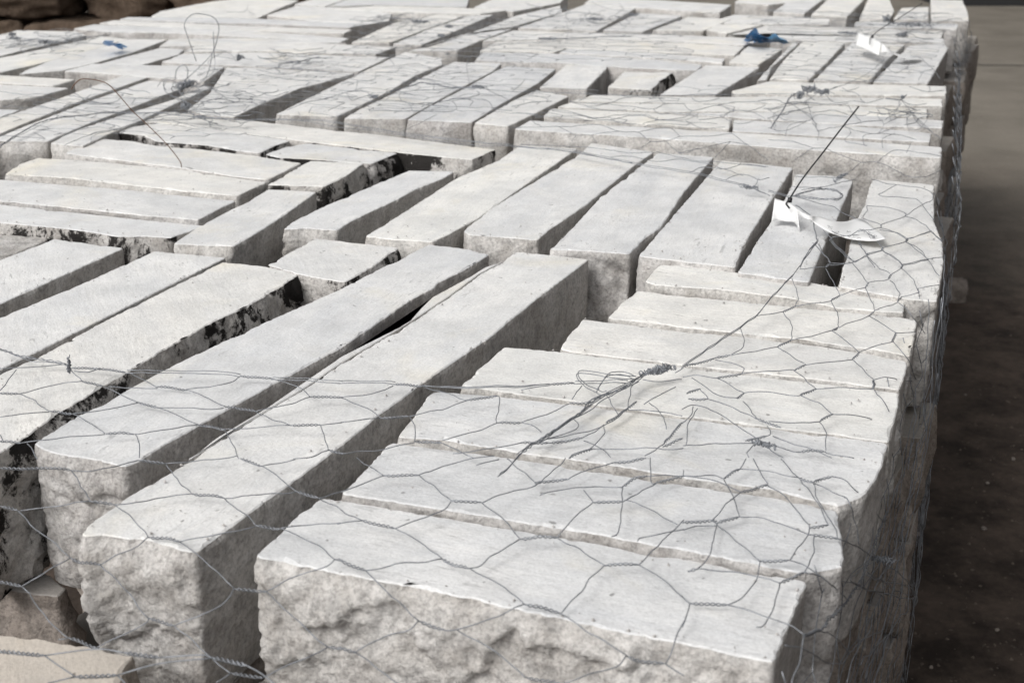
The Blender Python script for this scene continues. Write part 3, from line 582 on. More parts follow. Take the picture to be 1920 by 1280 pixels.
# wires, read off part by part: kind (s single, t twisted pair, d two strands side by side) and the points they pass through
WIRES = """
a t 0,55 290,55 400,72;s 400,72 520,68 680,35 780,12;t 780,12 930,28;s 930,28 1200,5 1330,-20;t 1350,0 1470,42;s 1470,42 1560,95 1670,190;s 1470,42 1540,25 1660,0;s 400,72 470,170 510,235;t 510,235 645,260;s 115,293 300,268 510,235;t 0,265 100,290;s 100,290 200,395 390,550;t 390,550 460,575 560,592;s 645,260 740,330 800,390 840,435;s 645,260 800,245 900,215 1070,195;s 930,28 1010,130 1075,195;t 1075,195 1260,218;s 1260,218 1340,280 1440,375;s 1260,218 1500,198 1670,190;t 1670,190 1790,220;s 1790,220 1920,190;s 1790,220 1920,285;t 840,435 940,445 1010,468;s 1010,468 1200,430 1440,380;t 1440,380 1580,392;s 1580,392 1750,370 1920,357;s 1580,392 1790,490 1880,565;t 1880,565 1925,572;s 840,435 790,475 700,520 560,592;s 560,592 700,730 835,900;s 390,555 250,640 120,720;t -20,688 50,698 120,720;s 165,770 300,930 390,1000;s 120,720 165,770;s 1010,468 1100,530 1320,725;t 1320,730 1490,742;s 1490,742 1700,645 1830,610 1880,570;s 1490,742 1600,840 1840,1060;t 1840,1060 1920,1068;t 835,900 975,935;s 975,935 1180,860 1290,780 1320,730;s 835,900 820,925 700,985 540,1055;t 390,1000 540,1055;s 390,1000 330,1020;s 975,935 1060,1000 1180,1110;s 1180,1110 1300,1205;s 1300,1205 1220,1260;t 1300,1205 1480,1230;s 1480,1230 1700,1130 1840,1060
b s 0,190 150,125 240,95;s 90,0 240,95;t 240,95 435,95;s 435,95 600,30 750,0 860,-15;s 435,95 520,160 620,240;t 620,243 790,243;s 790,243 940,190 1090,150 1090,130;t 1090,130 1270,115;s 1090,130 1000,60 930,0;s 1090,150 1180,80 1260,0;s 1270,115 1400,60 1540,22;t 1540,22 1720,5;s 620,245 560,290 300,390;t 100,345 300,390;s 0,285 100,345;s -20,362 110,348;s 300,390 440,470 565,565;t 565,568 640,600 720,618;s 720,618 780,600 860,540 1000,445;s 790,243 900,330 1000,440;t 1000,443 1100,438 1210,443;s 1210,443 1330,310 1420,245;t 1420,245 1590,235;s 1590,235 1750,150 1780,125;s 1420,245 1360,175;s 1590,235 1700,265 1890,365;s 1210,443 1340,510 1480,600;t 1480,603 1670,592;s 1670,592 1750,520 1900,370 1925,345;s 1670,592 1760,640 1925,775;s 1480,603 1420,650 1350,740 1230,865;t 1025,820 1120,835 1230,865;s 725,620 900,710 960,760 1025,818;s 1025,820 800,910 650,955 580,960;t 440,910 510,940 580,955;s 565,568 350,590 140,628;t -10,570 60,595 140,628;s 140,628 250,740 440,910;s 440,910 370,960 250,1000 80,1080;t -10,1056 80,1085;s 80,1085 180,1160 330,1265;s 650,960 900,1110 1040,1225;t 1040,1225 1230,1262;s 1230,865 1400,980 1600,1105;t 1600,1108 1700,1140 1820,1155;s 1600,1108 1540,1170 1400,1210 1250,1255;s 1820,1155 1870,1040 1925,910;s 1820,1155 1925,1220;d 880,98 930,50 990,0 1020,-40;s 1115,200 1150,190 1300,165 1450,155 1580,162;t 1580,155 1640,120 1720,95;s 1580,162 1575,330 1550,410 1520,435;s 1720,95 1925,88;s 1665,460 1690,445 1800,425 1925,398;s 1740,0 1745,130 1780,130;t 1780,130 1925,98;s 760,40 880,0
c s 0,60 5,90 120,90 180,92 235,110;t 235,110 325,55;s 325,55 355,0;s 325,55 450,65 650,105;t 650,105 735,135;t 735,135 780,115 840,102;s 840,102 920,130 1010,215 1130,350;s 650,105 600,50 550,0;s 735,135 870,190 940,255 970,360 985,480;s 735,135 760,230 850,380 880,450;s 400,0 475,140;t 330,180 410,165 475,145;s 475,150 560,190 640,290 700,360 715,390;t 715,390 820,375;s 660,110 760,250 820,375;s 0,95 130,110 330,180;s 235,115 300,260 310,325;s 330,180 160,345;t 0,360 160,345 190,365;t 190,365 310,325;s 310,325 450,335 560,365 715,430;t 715,430 885,452;s 885,452 1000,500 1060,550;s 0,402 100,378 190,372;s 190,372 160,500 120,590 80,620;t 25,635 85,622;s 85,622 250,630 400,655 550,690;t 550,690 690,640;s 690,640 735,520 735,440;s 195,370 300,460 435,570;t 435,570 600,570;s 600,570 700,430 715,395;s 600,570 700,610 830,700 930,790;s 435,570 410,680 340,780 260,820;t 45,805 260,820;s 0,770 45,805;s 45,805 0,940;s 260,820 480,890 600,935 680,990;s 550,690 500,860 450,940 410,945;t 680,993 770,960;s 690,640 920,690 1130,755;D 770,960 900,830 1000,690 1050,570;D 1050,570 1110,400 1160,290;s 1160,290 1155,150 1140,0;s 680,993 660,1100 630,1230 620,1290;s 580,1040 700,1075 830,1150 910,1130 990,1030 1130,955;s 770,960 870,1010 940,1100;s 1150,760 1000,720 950,665 1100,560;s 1040,640 1150,700 1200,740 1290,770
d D -10,664 140,712 280,730 370,750;s -10,776 200,768 370,750;t 400,770 560,778 700,795;d 700,795 950,797 1200,802 1340,815;t 1340,815 1520,830;d 1520,830 1700,836 1910,850;s 420,785 490,800 560,780;s 390,775 460,845;t 460,845 580,875;s 110,920 300,870 460,845;t -10,913 110,920;s 110,920 200,960 275,1015;t 275,1015 410,1030;s -10,1046 275,1018;s 0,895 90,785;s 410,1030 500,1075 590,1135;t 590,1135 750,1140;s 410,1030 600,1000 770,965;s 580,875 770,965;t 770,965 890,993;s 720,800 880,880;s 600,878 740,885 880,885;t 880,880 1035,895;s 1035,890 1200,870 1300,850 1340,820;s 1035,895 1140,930 1255,990;s 890,993 1080,998 1250,1000;t 1255,990 1430,1015;s 890,993 1100,1085;t 1100,1085 1250,1112;s 750,1142 930,1115 1100,1090;s 750,1142 780,1200 780,1275;s 1250,1112 1430,1105 1620,1090;t 1620,1090 1790,1090;s 1430,1015 1500,1050 1620,1090;s 1430,1010 1600,975 1725,935;t 1725,932 1910,938;s 1520,830 1680,880 1725,930;s 1790,1090 1910,1078;s 1790,1092 1810,1160 1830,1230;t 1830,1230 1910,1247;s 1830,1232 1740,1265 1640,1278;s 1250,1112 1300,1200 1330,1275;t -10,1180 120,1190;s 120,1190 350,1160 590,1138;s 0,1150 20,1185;s 155,1190 210,1280
e d -5,849 150,850 290,858;t 290,862 450,875;s 450,875 700,875 980,870 1160,862;s 450,875 700,882 980,878 1160,862;t 1160,862 1300,855;d 1300,855 1440,850 1600,850;s -5,938 200,910 290,870;s -5,938 120,990 220,1045;t 220,1048 380,1045;s -5,1078 220,1048;s 380,1045 560,1000 700,955;t 700,955 870,928;s 450,875 600,920 700,955;s 380,1045 410,1100 410,1180;t 410,1180 560,1190;s -5,1250 200,1230 410,1185;s 560,1175 750,1125 870,1080;t 870,1080 1010,1075;s 870,928 885,950 865,1060 870,1080;s 1010,1075 1150,1030 1270,975;t 1270,975 1400,960;s 560,1190 740,1275;s 1000,895 1160,865;s 1010,1078 1080,1100 1115,1135;d 1640,830 1500,820 1340,795 1320,820 1350,860 1440,910 1480,905;d 1640,830 1560,800 1480,820 1440,870 1430,900;D 1690,810 1560,890 1400,950 1340,1020 1160,1140 1050,1210 980,1275;d 1640,840 1450,930 1370,1000 1300,1050 1100,1180;s 1660,850 1480,940 1390,1010 1250,1080;s 1600,1000 1480,1090 1300,1140 1160,1165;t 1160,1190 1350,1165;s 620,1250 820,1225 1000,1195;t 1000,1195 1160,1185;s 1350,1165 1470,1090;t 1650,960 1560,1030 1480,1080;s 1690,820 1620,880 1600,990;s 1340,870 1290,945;s 1720,960 1790,1040 1815,1115;s 1480,920 1540,1030;s 1350,1180 1440,1215 1500,1275;t 1905,1075 1850,1140 1800,1190;s 1800,1190 1700,1270;t 1790,1210 1905,1165;t 1270,1275 1400,1225;s 1400,1225 1650,1220 1905,1225;s 1600,1005 1750,1015 1905,1040;s 1470,1095 1465,1150 1380,1230;s 1300,1060 1310,1110 1100,1180;s 1690,970 1820,900 1870,880;s 1680,840 1760,850 1905,830;s 1860,800 1910,770
f d 0,762 180,640 400,485 520,350 600,270 680,170 750,70;t 0,765 90,745 180,722;t 180,720 270,700;s 270,700 530,655;t 530,655 605,620;s 605,620 830,568;t 830,568 870,545;s 870,545 1040,485;t 1040,485 1070,455;s 1070,455 1200,405;t 1200,405 1215,380;s 1215,380 1315,352;s 320,545 345,640 280,695;s 400,485 560,460;t 560,460 635,425;s 635,425 830,400;s 560,460 610,540 605,620;s 610,275 645,370 635,425;t 830,400 875,370;s 875,370 1015,325;t 1015,325 1040,300;s 1040,300 1155,275;t 1155,275 1165,250;s 1165,250 1220,215;s 1225,195 1365,165;t 1220,215 1225,195;s 1365,165 1460,155;s 830,400 865,480 870,545;s 1015,325 1050,390 1075,455;s 1155,280 1205,350 1200,405;s 1225,215 1290,280 1315,350;s 1315,330 1430,310;s 1315,330 1320,390;s 800,215 845,300 875,370;s 950,190 1010,260 1035,300;s 650,220 800,210;t 800,210 830,190;s 830,190 950,185;t 950,185 960,175;s 960,175 1025,155;t 1025,155 1030,135;s 1030,135 1110,120;t 1110,120 1115,100;s 1115,100 1250,70;t 1250,70 1255,50;s 1255,50 1390,15;s 1030,155 1100,215 1155,250;s 1115,120 1190,160 1225,200;s 1250,70 1330,120 1365,165;s 1390,15 1450,70;s 750,80 800,150 830,190;s 830,60 890,120 950,175;t 820,65 835,45;s 835,45 980,30;s 780,0 825,50;s 1100,0 1180,15 1250,50;s 980,75 1020,130;s 1365,165 1430,260;s 1200,405 1270,470 1350,580;s 830,568 920,630 985,685;s 1040,490 1150,550 1190,580;t 1190,580 1170,630;s 1190,580 1300,570;s 1170,630 1060,655 985,685;t 985,685 950,725;s 950,725 680,755;t 680,755 620,785;s 530,660 600,700 680,750;s 620,785 480,790 330,805;t 330,805 190,828;s 190,828 80,815 0,820;s 180,730 320,760 340,790 325,810;s 620,785 690,840 740,890;t 740,890 655,930;s 740,890 900,882 1065,890;t 1065,890 1068,840;s 1068,840 1150,830 1280,850;s 950,725 1010,780 1068,840;s 1170,630 1260,730 1300,840;s 655,930 500,912 340,915;t 340,915 300,945;s 190,828 290,885 335,915;s 300,945 200,925 50,825;s 655,930 760,970 835,1030;t 835,1030 765,1070;s 835,1030 980,1040 1155,1100;s 1070,895 1120,960 1175,1060;s 765,1070 600,1080 480,1070;s 765,1070 800,1130 795,1230;t 795,1240 650,1240;s 340,955 390,1020 410,1060;t 410,1060 545,1100;s 470,1100 495,1140 470,1155;t 470,1155 350,1180;s 0,1210 180,1195 400,1190;s 500,1155 700,1220 830,1275;s 480,1220 560,1275;s 400,1195 360,1240 370,1275;s 520,1215 650,1240;s 795,1245 960,1275;s 0,1000 80,980 180,1020 330,1110 420,1170;s 60,990 40,1050 0,1080;s 20,1200 30,1100 80,1000;t 20,915 100,890;t 30,945 140,945;s 140,945 300,1000 410,1060;s 100,890 140,940
k s 830,655 965,590;s 830,655 860,675 1000,680 1100,690 1160,730;s 1160,735 1030,820;t 1035,820 1035,800;s 1035,800 900,760 740,745;s 740,745 740,780 710,830;s 1035,820 850,885;t 850,885 850,905;s 850,885 700,840;s 850,905 680,940;s 850,905 960,950 1040,995;t 1040,995 1040,1015;s 1040,995 1225,930;s 1030,820 1150,870 1225,930;s 1225,930 1300,1000;s 1040,1015 860,1055;t 860,1055 855,1080;s 855,1080 740,1115;s 1040,1015 1140,1090 1195,1140;s 1195,1140 1330,1130;s 1195,1150 1005,1190;s 790,985 860,1050;s 740,1115 650,1165;s 740,1130 800,1200;s 680,1010 740,1110;s 855,1080 940,1130 1005,1190;s 1160,735 1230,700 1220,640 1100,600 965,590 780,545;s 1160,740 1240,840;D 180,670 350,625 480,620 555,655 530,690 350,690 180,670;d 0,630 180,680;t 210,740 330,830 345,920 370,1000;d 370,1000 300,1090 240,1200;s 330,840 480,940 600,975;s 250,620 430,600 560,560;s 170,600 400,610;s 560,560 650,545;s 200,520 430,530 560,540;s 220,680 400,730 500,760 650,840;s 470,1010 580,1120 650,1165;s 330,1020 440,1130 470,1190;s 470,1190 640,1165;s 600,980 700,930 800,985
j d 0,300 250,315 500,340 750,390 1000,440 1420,510 1600,555 1780,600;t 0,295 300,322 620,370 900,425;s 60,285 500,300 700,320 870,345 1080,340;s 740,380 900,370 1080,410 1250,395 1500,440 1740,520;s 1330,490 1440,450 1600,465 1740,430 1920,450;s 1600,550 1680,515 1780,515 1850,550 1930,535;s 1080,340 1350,400 1600,420 1900,450;t 1780,600 1930,668;s 1850,540 1820,600
i d 0,95 500,105 700,135 900,170 1250,220 1600,260 1930,292;s 0,98 350,108 600,150 900,185 1250,240 1600,285 1930,298;s 640,75 560,150;s 1350,60 1100,185;s 320,40 345,105
h D -10,305 100,230 300,120 430,85 560,70 830,45 1180,50 1480,80 1850,100 1925,98;s 0,290 220,180 400,95 560,75;s 380,260 600,170 800,90 1000,110 1100,100;s 480,290 700,200 900,160 1090,110 1300,100 1600,90;s 1480,80 1650,140 1790,150 1840,110;s 1300,105 1500,155 1600,155;s 560,75 580,105 750,120 900,150;s 0,215 150,225 330,240;s 250,190 340,240;s 680,270 700,215 850,180 1000,150;s 400,10 430,70;s 1000,150 1090,110
l s 0,690 200,710 400,700;s 520,720 700,740 900,735 1140,740;s 560,820 800,850 1000,830;s 240,780 400,820 600,850;s 1140,740 1300,700 1500,690 1720,630;s 1300,730 1420,790 1600,770 1900,765;t 1340,740 1440,790;s 1500,610 1600,540 1610,430;s 1250,600 1230,670 1290,720 1400,760;s 1480,750 1500,680 1440,640 1350,610;s 1750,430 1900,450;s 1600,420 1750,440;s 1680,560 1560,470 1700,380;s 1370,390 1500,370 1660,380 1760,430;s 1700,90 1830,90 1860,40;s 1860,90 1910,110
l s 1400,900 1560,860 1700,900;s 1520,640 1700,700 1800,680 1920,720;s 1450,860 1380,820 1300,830;s 1100,900 1300,860 1500,850;d 1370,600 1420,640 1500,650 1560,620;s 1340,690 1420,740 1480,700;s 1480,560 1640,520 1800,560;s 1560,620 1700,640 1720,630;s 1180,650 1240,590 1330,590
m s 0,520 200,560 350,530;s 0,560 140,580 300,600 480,605;s 0,680 120,720 240,690;s 230,830 370,770 520,740;s 520,740 700,690 820,690 850,710;s 680,700 720,750 840,715;s 540,830 660,770 600,765;s 850,830 860,760 1090,760;s 1090,760 1150,780 1170,830;s 850,830 1160,835;s 1090,760 1080,700 1200,715;D 1000,690 1150,650 1260,620 1420,650 1550,660 1680,665;s 1140,630 1220,595 1350,605 1540,660;s 1100,620 1190,590 1330,610 1330,670;s 1000,715 1100,690 1400,670 1550,660;s 1600,620 1580,500 1600,440 1680,370 1920,320;s 1680,370 1500,370 1300,360;s 1080,490 1200,480 1290,500;s 1080,490 1050,540 900,545;s 900,545 880,600 760,610;s 760,610 740,680 620,680;s 1290,500 1380,560 1540,540;s 1040,490 1000,440;s 1240,800 1350,770 1470,760 1480,830 1170,835;s 1470,760 1600,740 1740,760 1780,820;s 1780,820 1920,830;s 1690,665 1920,690;s 1690,655 1900,760 1770,815;s 1350,110 1180,150 1000,170;s 900,120 1100,140 1260,170;t 1040,130 1150,150 1260,165;s 280,370 340,380 500,360;s 80,440 260,460 380,450;s 100,400 200,470 330,470;s 560,370 600,340;s 560,540 300,520 0,495
n s 0,690 200,690 420,700 640,710 900,715 1300,715 1900,705;s 430,760 690,780 880,730 1140,740;s 880,730 780,710;s 690,780 600,800 430,765;s 900,800 690,780;s 900,800 1060,820 1150,780 1290,780;s 1150,780 1100,740;s 1290,780 1350,830 1540,790 1640,830;s 1060,820 1100,850 1180,850;s 1350,830 1290,880 1100,900 1000,870;s 1540,790 1640,770 1820,765 1920,780;s 1640,830 1570,880 1400,900;s 1640,830 1800,830 1900,790;s 0,800 150,770 300,760;s 300,830 500,860 600,890 750,900;s 560,800 700,830 860,825;s 750,900 870,870 1000,870;s 100,600 0,690;s 1340,720 1400,765 1560,740;d 240,295 400,290 640,280 900,275;s 400,150 420,230 400,290 250,320 0,325;s 400,100 420,150 500,160 640,140 750,130 830,80 910,115;t 440,155 540,145 650,142;s 600,20 700,60 830,80 800,20;s 500,120 620,100 700,80;s 910,115 960,100;s 1000,180 1100,160 1200,170
o D 20,960 100,850 160,740 210,700;s 0,705 120,705 210,700;s 0,830 130,800 280,760 380,690;s 0,890 200,830 300,850 340,900;s 320,860 300,790 240,760;s 450,680 560,640 680,590 790,520 880,440;t 450,680 520,650;s 560,660 600,680 680,660;s 540,680 660,700 730,770 860,740;s 420,700 500,770 620,760 730,770;s 600,790 640,850 700,910;d 1040,710 990,750 880,740;s 990,750 970,820 930,860;s 1000,750 1080,790 1190,780;s 1000,750 1130,900;s 820,820 860,860 950,830 1000,770;s 880,900 920,870 1060,820;s 870,500 960,550 1030,520 1160,540;s 800,610 870,550;s 1030,520 1060,470 1000,430;s 1160,540 1240,520;s 1160,540 1130,600;s 1240,520 1290,590;s 1000,430 1130,430 1180,470 1240,520;s 1210,640 1200,690 1060,650;s 1200,690 1320,680;s 340,430 400,400;s 0,230 300,240 560,250;t 580,250 700,262 950,262 1010,270;s 850,270 1000,280 1100,300;t 900,170 1000,180 1120,200;s 930,190 1000,230 1080,220;s 650,190 720,250;s 1120,200 1280,220 1430,240;s 600,180 870,150;s 960,260 1000,330 1100,300 1200,320;s 860,540 760,600;s 150,760 340,900 360,960;s 600,860 480,830 330,850
k s 0,20 130,100 290,110 380,60 600,80;s 130,220 160,140 290,110;s 0,80 60,180;s 370,250 380,190 330,120;s 370,180 560,150 620,190 580,260 740,290;s 560,150 700,190 830,200 960,150;s 720,290 730,210 960,210 1120,250;s 830,200 870,130 820,60 960,60;s 870,130 980,80 1080,60 1210,170;s 1040,60 1050,160 1130,170 1190,100;s 860,310 860,240 950,200;s 1080,260 1040,345;s 340,310 450,320 560,370 700,415 820,415 1000,500 1050,525 1160,530 1290,480;s 700,415 600,500 560,520;s 820,415 940,330 1100,340 1300,370;s 340,310 200,400;s 1120,100 1220,190 1300,240;s 1060,20 1130,130 1240,190;s 0,250 180,260 340,310;s 600,30 700,70 780,40;s 920,100 900,30 850,0;s 60,150 40,60 120,20;s 0,160 130,180 290,110
j s 0,160 220,150 350,150 430,150 550,135;s 140,100 220,150;s 350,150 480,215;s 480,215 590,212;s 590,212 630,260;s 480,215 450,260;s 550,135 680,140 800,185 950,190;s 800,185 640,205 590,212;s 950,190 1040,260;t 1040,262 1150,260;s 1150,260 1270,350 1390,310;s 1150,260 1260,225;s 1040,262 970,310;s 1260,225 1400,220 1490,220 1650,200;s 950,190 1060,170 1190,165 1260,225;s 1270,350 1280,340 1640,265;s 1640,265 1520,380;s 1640,265 1770,290 1920,400;s 1650,200 1770,290;s 0,50 100,50 200,60;s 250,20 400,30 600,80 720,75;s 720,75 850,60 1000,60 1090,100;s 720,75 800,120 930,130;s 1090,100 1300,100 1400,60 1560,70;s 1090,100 980,130;s 1300,100 1420,160 1600,150;s 1560,70 1680,30;s 1560,70 1700,130 1870,90;s 1680,30 1800,40 1900,90;s 1200,40 1400,60;s 1680,30 1600,0
"""
NETS = {}
for k_, lab in (('near', 'galvanised hexagonal wire netting draped over the nearest stack, torn around the big knot'),
                ('mid', 'long gathered edge of wire netting stretched across the middle stack and its left neighbour'),
                ('left', 'matted wire netting on the far left stacks with tall standing loops'),
                ('right', 'fine wire netting spread over the far right stacks around the far card tag')):
    o_ = bpy.data.objects.new('wire_netting', None); COL.objects.link(o_); NETS[k_] = tag(o_, lab, 'wire netting', 'wire nettings over the stacks')
def net_of(px, py):
    if py > 335 or (px > 1560 and py > 310): return 'near'
    if py > 232 or (px < 480 and py > 205): return 'mid'
    return 'left' if px < 700 and (px < 515 or py < 90) else 'right'
WS = {k_: Wire() for k_ in NETS}

for line in WIRES.strip().splitlines():
    rg, body = line[0], line[2:]
    ox, oy, sc = REG[rg]
    for item in body.split(';'):
        kind, rest = item[0], item[2:]
        px = [(x/sc+ox, y/sc+oy) for x, y in P(rest)]
        lift = random.uniform(-.001, .003)
        if kind in 'dD': lift += .005
        w3 = [net_at(x, y, lift+random.uniform(-.0012, .0022)) for x, y in px]
        w3 = smooth(w3, 5)
        isnear = rg in 'abcdefz'
        cx_, cy_ = sum(p[0] for p in px)/len(px), sum(p[1] for p in px)/len(px)
        W_ = WS['near' if isnear else net_of(cx_, cy_)]
        r = .00044 if isnear else .00050
        if rg in 'lmno': r = .00062
        # slight hand-bent waviness
        w3 = [p+Vector((nz(p, 70, 1), nz(p, 70, 5), nz(p, 60, 8)))*.0016 for p in w3]
        if kind == 's': W_.tube(w3, r)
        elif kind == 't':
            if isnear: W_.twist(w3, r*1.0, .0072, 5, .00088)
            else: W_.tube(w3, r*1.5)
        elif kind == 'd':
            o = Vector((.0008, .0016, .0006))
            W_.tube([p+o*(1+nz(p, 30, 2)) for p in w3], r); W_.tube([p-o*(1-nz(p, 30, 6)) for p in w3], r)
        else:
            W_.twist(w3, r, .02, 5, .0009); W_.tube([p+Vector((nz(p, 40, 2), nz(p, 40, 3), nz(p, 40, 4)))*.005 for p in w3], r*.9)
for k_ in WS: WS[k_].build('mesh_sheet', M_WIRE, NETS[k_])

def knot(px, py, L, rad, dirv, turns, base=None, wild=1.0, r=.0006, name='wire_knot', lift=.006):
    c = net_at(px, py, lift) if base is None else base
    w = Wire(); dirv = dirv.normalized(); x = dirv.orthogonal().normalized(); y = dirv.cross(x); s = random.uniform(0, 50)
    rad *= .75; r *= .8
    for k in range(7):
        pts = []; n = turns*14; off = random.uniform(-.18, .18)*L; Lk = L*random.uniform(.45, 1.0)
        for i in range(n):
            t = i/(n-1); a = 2*pi*i/(13.5+k*.4)*(1 if k % 2 else -1)+k*2
            env = .45+.9*abs(nz((t*3, k*.3, s), 1, s+7)); rr = rad*env*(.6+.9*abs(nz((t*9, k, s), 1, s))*wild)
            tt = t+.08*sin(t*17+k)
            pts.append(c+dirv*((tt-.5)*Lk+off)+x*cos(a)*rr+y*sin(a)*rr*.7+Vector((nz((t*5, k, 1), 1, s), nz((t*5, k, 2), 1, s), nz((t*5, k, 3), 1, s)))*rad*1.1)
        w.tube(pts, r)
    return w.build(name, M_WIRE, NETS[net_of(px, py) if px else 'near'])
k1 = net_at(1200, 702, .006); k2 = net_at(1266, 690, .008)
knot(0, 0, (k2-k1).length, .0042, k2-k1, 11, (k1+k2)/2+Vector((0, 0, .001)), .7, .0006)
knot(0, 0, (k2-k1).length*.6, .0052, k2-k1, 5, k1.lerp(k2, .55)+Vector((0, 0, .002)), 1.0, .0006)
q1 = net_at(1408, 826, .004); q2 = net_at(1455, 838, .004); knot(0, 0, (q2-q1).length, .003, q2-q1, 5, (q1+q2)/2)
q1 = net_at(129, 686, .012); knot(0, 0, .018, .0022, Vector((.1, 0, 1)), 5, q1)
q1 = net_at(1640, 1050, .012); q2 = net_at(1668, 1048, .012); knot(0, 0, .022, .004, UB, 6, (q1+q2)/2, 1.6)
knot(1577, 332, .022, .004, Vector((1, .2, .5)), 5); knot(1405, 351, .024, .004, UB, 5)
knot(1517, 167, .03, .009, UB, 5, None, 1.8, .0009); knot(1545, 172, .03, .007, UB, 4, None, 1.8, .0009); knot(1500, 178, .03, .009, VA, 4, None, 1.5, .0009)
knot(1693, 182, .02, .004, VA, 5, None, 1, .0009)
knot(347, 160, .06, .012, VA, 6, None, 1.8, .0009); knot(347, 199, .02, .008, UB, 3, None, 1.8, .0009); knot(376, 219, .03, .004, UB, 5)
knot(895, 163, .03, .005, UB, 5, None, 1, .0009); knot(700, 181, .02, .005, UB, 4, None, 1, .0009); knot(449, 108, .02, .009, UB, 3, None, 1.6, .0009)
knot(790, 41, .05, .006, UB, 6, None, 1.5, .0010); knot(842, 50, .02, .005, UB, 5, None, 1.5, .0010); knot(828, 67, .02, .005, UB, 5, None, 1.5, .0010)
knot(1115, 36, .05, .006, UB, 6, None, 1.5, .0010); knot(1188, 28, .03, .006, UB, 5, None, 1.2, .0010); knot(1030, 73, .05, .004, UB, 5, None, 1.0, .0010)
knot(1662, 35, .02, .012, UB, 3, None, 1.5, .0010); knot(1710, 46, .12, .008, UB, 7, None, 1.5, .0010); knot(1590, 62, .05, .005, UB, 5, None, 1.2, .0010)
knot(1690, 66, .03, .007, UB, 5, None, 1.2, .0010); knot(28, 72, .04, .006, UB, 5, None, 1.2, .0010); knot(85, 79, .04, .007, UB, 5, None, 1.2, .0010); knot(22, 65, .02, .006, UB, 5, None, 1.2, .0010)

# matted, half flattened netting on the far left stacks
def scribble(px, py, n, spread, r=.0008, seed=1):
    rs = random.Random(seed); mw = Wire()
    for k in range(n):
        p = [px+rs.uniform(-spread, spread), py+rs.uniform(-spread, spread)*.22]; pts = []; a = rs.uniform(0, 6.3)
        for j in range(7):
            pts.append(net_at(p[0], p[1], .003+rs.uniform(0, .006))); a += rs.uniform(-.9, .9)
            p[0] += cos(a)*spread*.25; p[1] += sin(a)*spread*.06
        mw.tube(smooth(pts, 4), r)
    mw.build('crumpled_mesh', M_WIRE, NETS[net_of(px, py)])
for args in ((90, 74, 16, 60, .0008, 3), (360, 215, 8, 60, .0007, 4), (410, 190, 8, 60, .0007, 9), (560, 112, 14, 50, .0008, 5), (760, 38, 8, 45, .0009, 6), (1090, 30, 10, 60, .0009, 7), (1720, 50, 12, 60, .0009, 8), (1520, 190, 6, 60, .0007, 10), (1690, 215, 8, 60, .0007, 11), (230, 190, 5, 80, .0007, 12), (870, 195, 4, 60, .0007, 13)):
    scribble(*args)

def to_px(p):
    d = p-CAM; yc = d.y*SP+d.z*CP; zc = d.y*CP-d.z*SP
    return 960+FPX*d.x/zc, 640-FPX*yc/zc
def hexsheet(x0, y0, x1, y1, key, cell=.064, r=.00036, seed=1, drop=.22):
    w = Wire(); rs = random.Random(seed); cs = [uv(at(x, y, .012)) for x in (x0, x1) for y in (y0, y1)]
    ua, ub = min(c[0] for c in cs), max(c[0] for c in cs); va, vb = min(c[1] for c in cs), max(c[1] for c in cs)
    def pt(i, j):
        u = ua+i*cell*.86; v = va+j*cell
        u += nz((u*2, v*2, seed), 1.5)*.05+nz((i, j, seed), .9)*.012; v += nz((u*2, v*2, seed+9), 1.5)*.05+nz((i, j, seed+4), .9)*.012
        p = wuv(u, v, 0); return Vector((p.x, p.y, net_z(p)+abs(nz(p, 7, seed))*.006))
    def ok(p):
        x, y = to_px(p); return x0 < x < x1 and y0 < y < y1
    for i in range(int((ub-ua)/cell/.86)+1):
        for j in range(int((vb-va)/cell)+1):
            o = (i % 2)*.5; a = pt(i, j+o); b = pt(i, j+o+.34)
            if not ok(a) or rs.random() < drop: continue
            w.tube([a, b], r*1.5)
            for k in (-1, 1):
                q = pt(i+k, j+o+.5)
                if ok(q) and rs.random() > drop: w.tube(smooth([b, b.lerp(q, .5)+Vector((rs.uniform(-.003, .003), rs.uniform(-.003, .003), .002)), q], 3), r)
    w.build('mesh_sheet', M_WIRE, NETS[key])
hexsheet(520, 100, 1040, 226, 'right', seed=2); hexsheet(0, 178, 520, 262, 'left', seed=3); hexsheet(330, 125, 660, 200, 'left', seed=4)
hexsheet(640, 30, 1300, 118, 'right', .07, .0005, 5); hexsheet(1400, 20, 1790, 160, 'right', .07, .0005, 6); hexsheet(0, 56, 160, 110, 'left', .07, .0005, 7); hexsheet(960, 160, 1390, 240, 'right', .066, .00042, 8, .4)
# curtain of netting hanging down the right flank
def curtain(v0, v1, off, seed, cell=.052, r=.0006, edge=edN, sag=.008, z1=GZ+.03):
    w = Wire(); rs = random.Random(seed); h = cell*.9
    cols = int((v1-v0)/cell)+1; rows = int(-z1/h)+1
    def pt(c, rr, half=0):
        v = v0+c*cell; z = .004-rr*h
        v_ = v+nz((c, rr, seed), .9)*.018; zz = z+nz((c, rr, seed+5), .9)*.012
        return wuv(edge(v_)+off+sag*(.5+nz((v_*3, zz*3, seed), 1))-.02*max(0, 1+zz/.06 if zz > -.06 else 0), v_, zz)
    for c in range(cols):
        for rr in range(rows):
            o = (c % 2)*.5
            a = pt(c, rr+o); b = pt(c, rr+o+.38); w.tube([a, a.lerp(b, .5), b], r*1.25)
            for dc in (-1, 1):
                cc = c+dc
                if 0 <= cc < cols:
                    q = pt(cc, rr+o+.5)
                    w.tube(smooth([b, b.lerp(q, .5)+UB*rs.uniform(-.002, .004), q], 3), r)
    return w
curtain(sn[2]-.01, sn[3], .022, 1, .062, .0004, edN).build('hanging_mesh', M_WIRE, NETS['near'])
curtain(sn[3], sm[3], .016, 3, .062, .00045, edM).build('hanging_mesh', M_WIRE, NETS['near'])
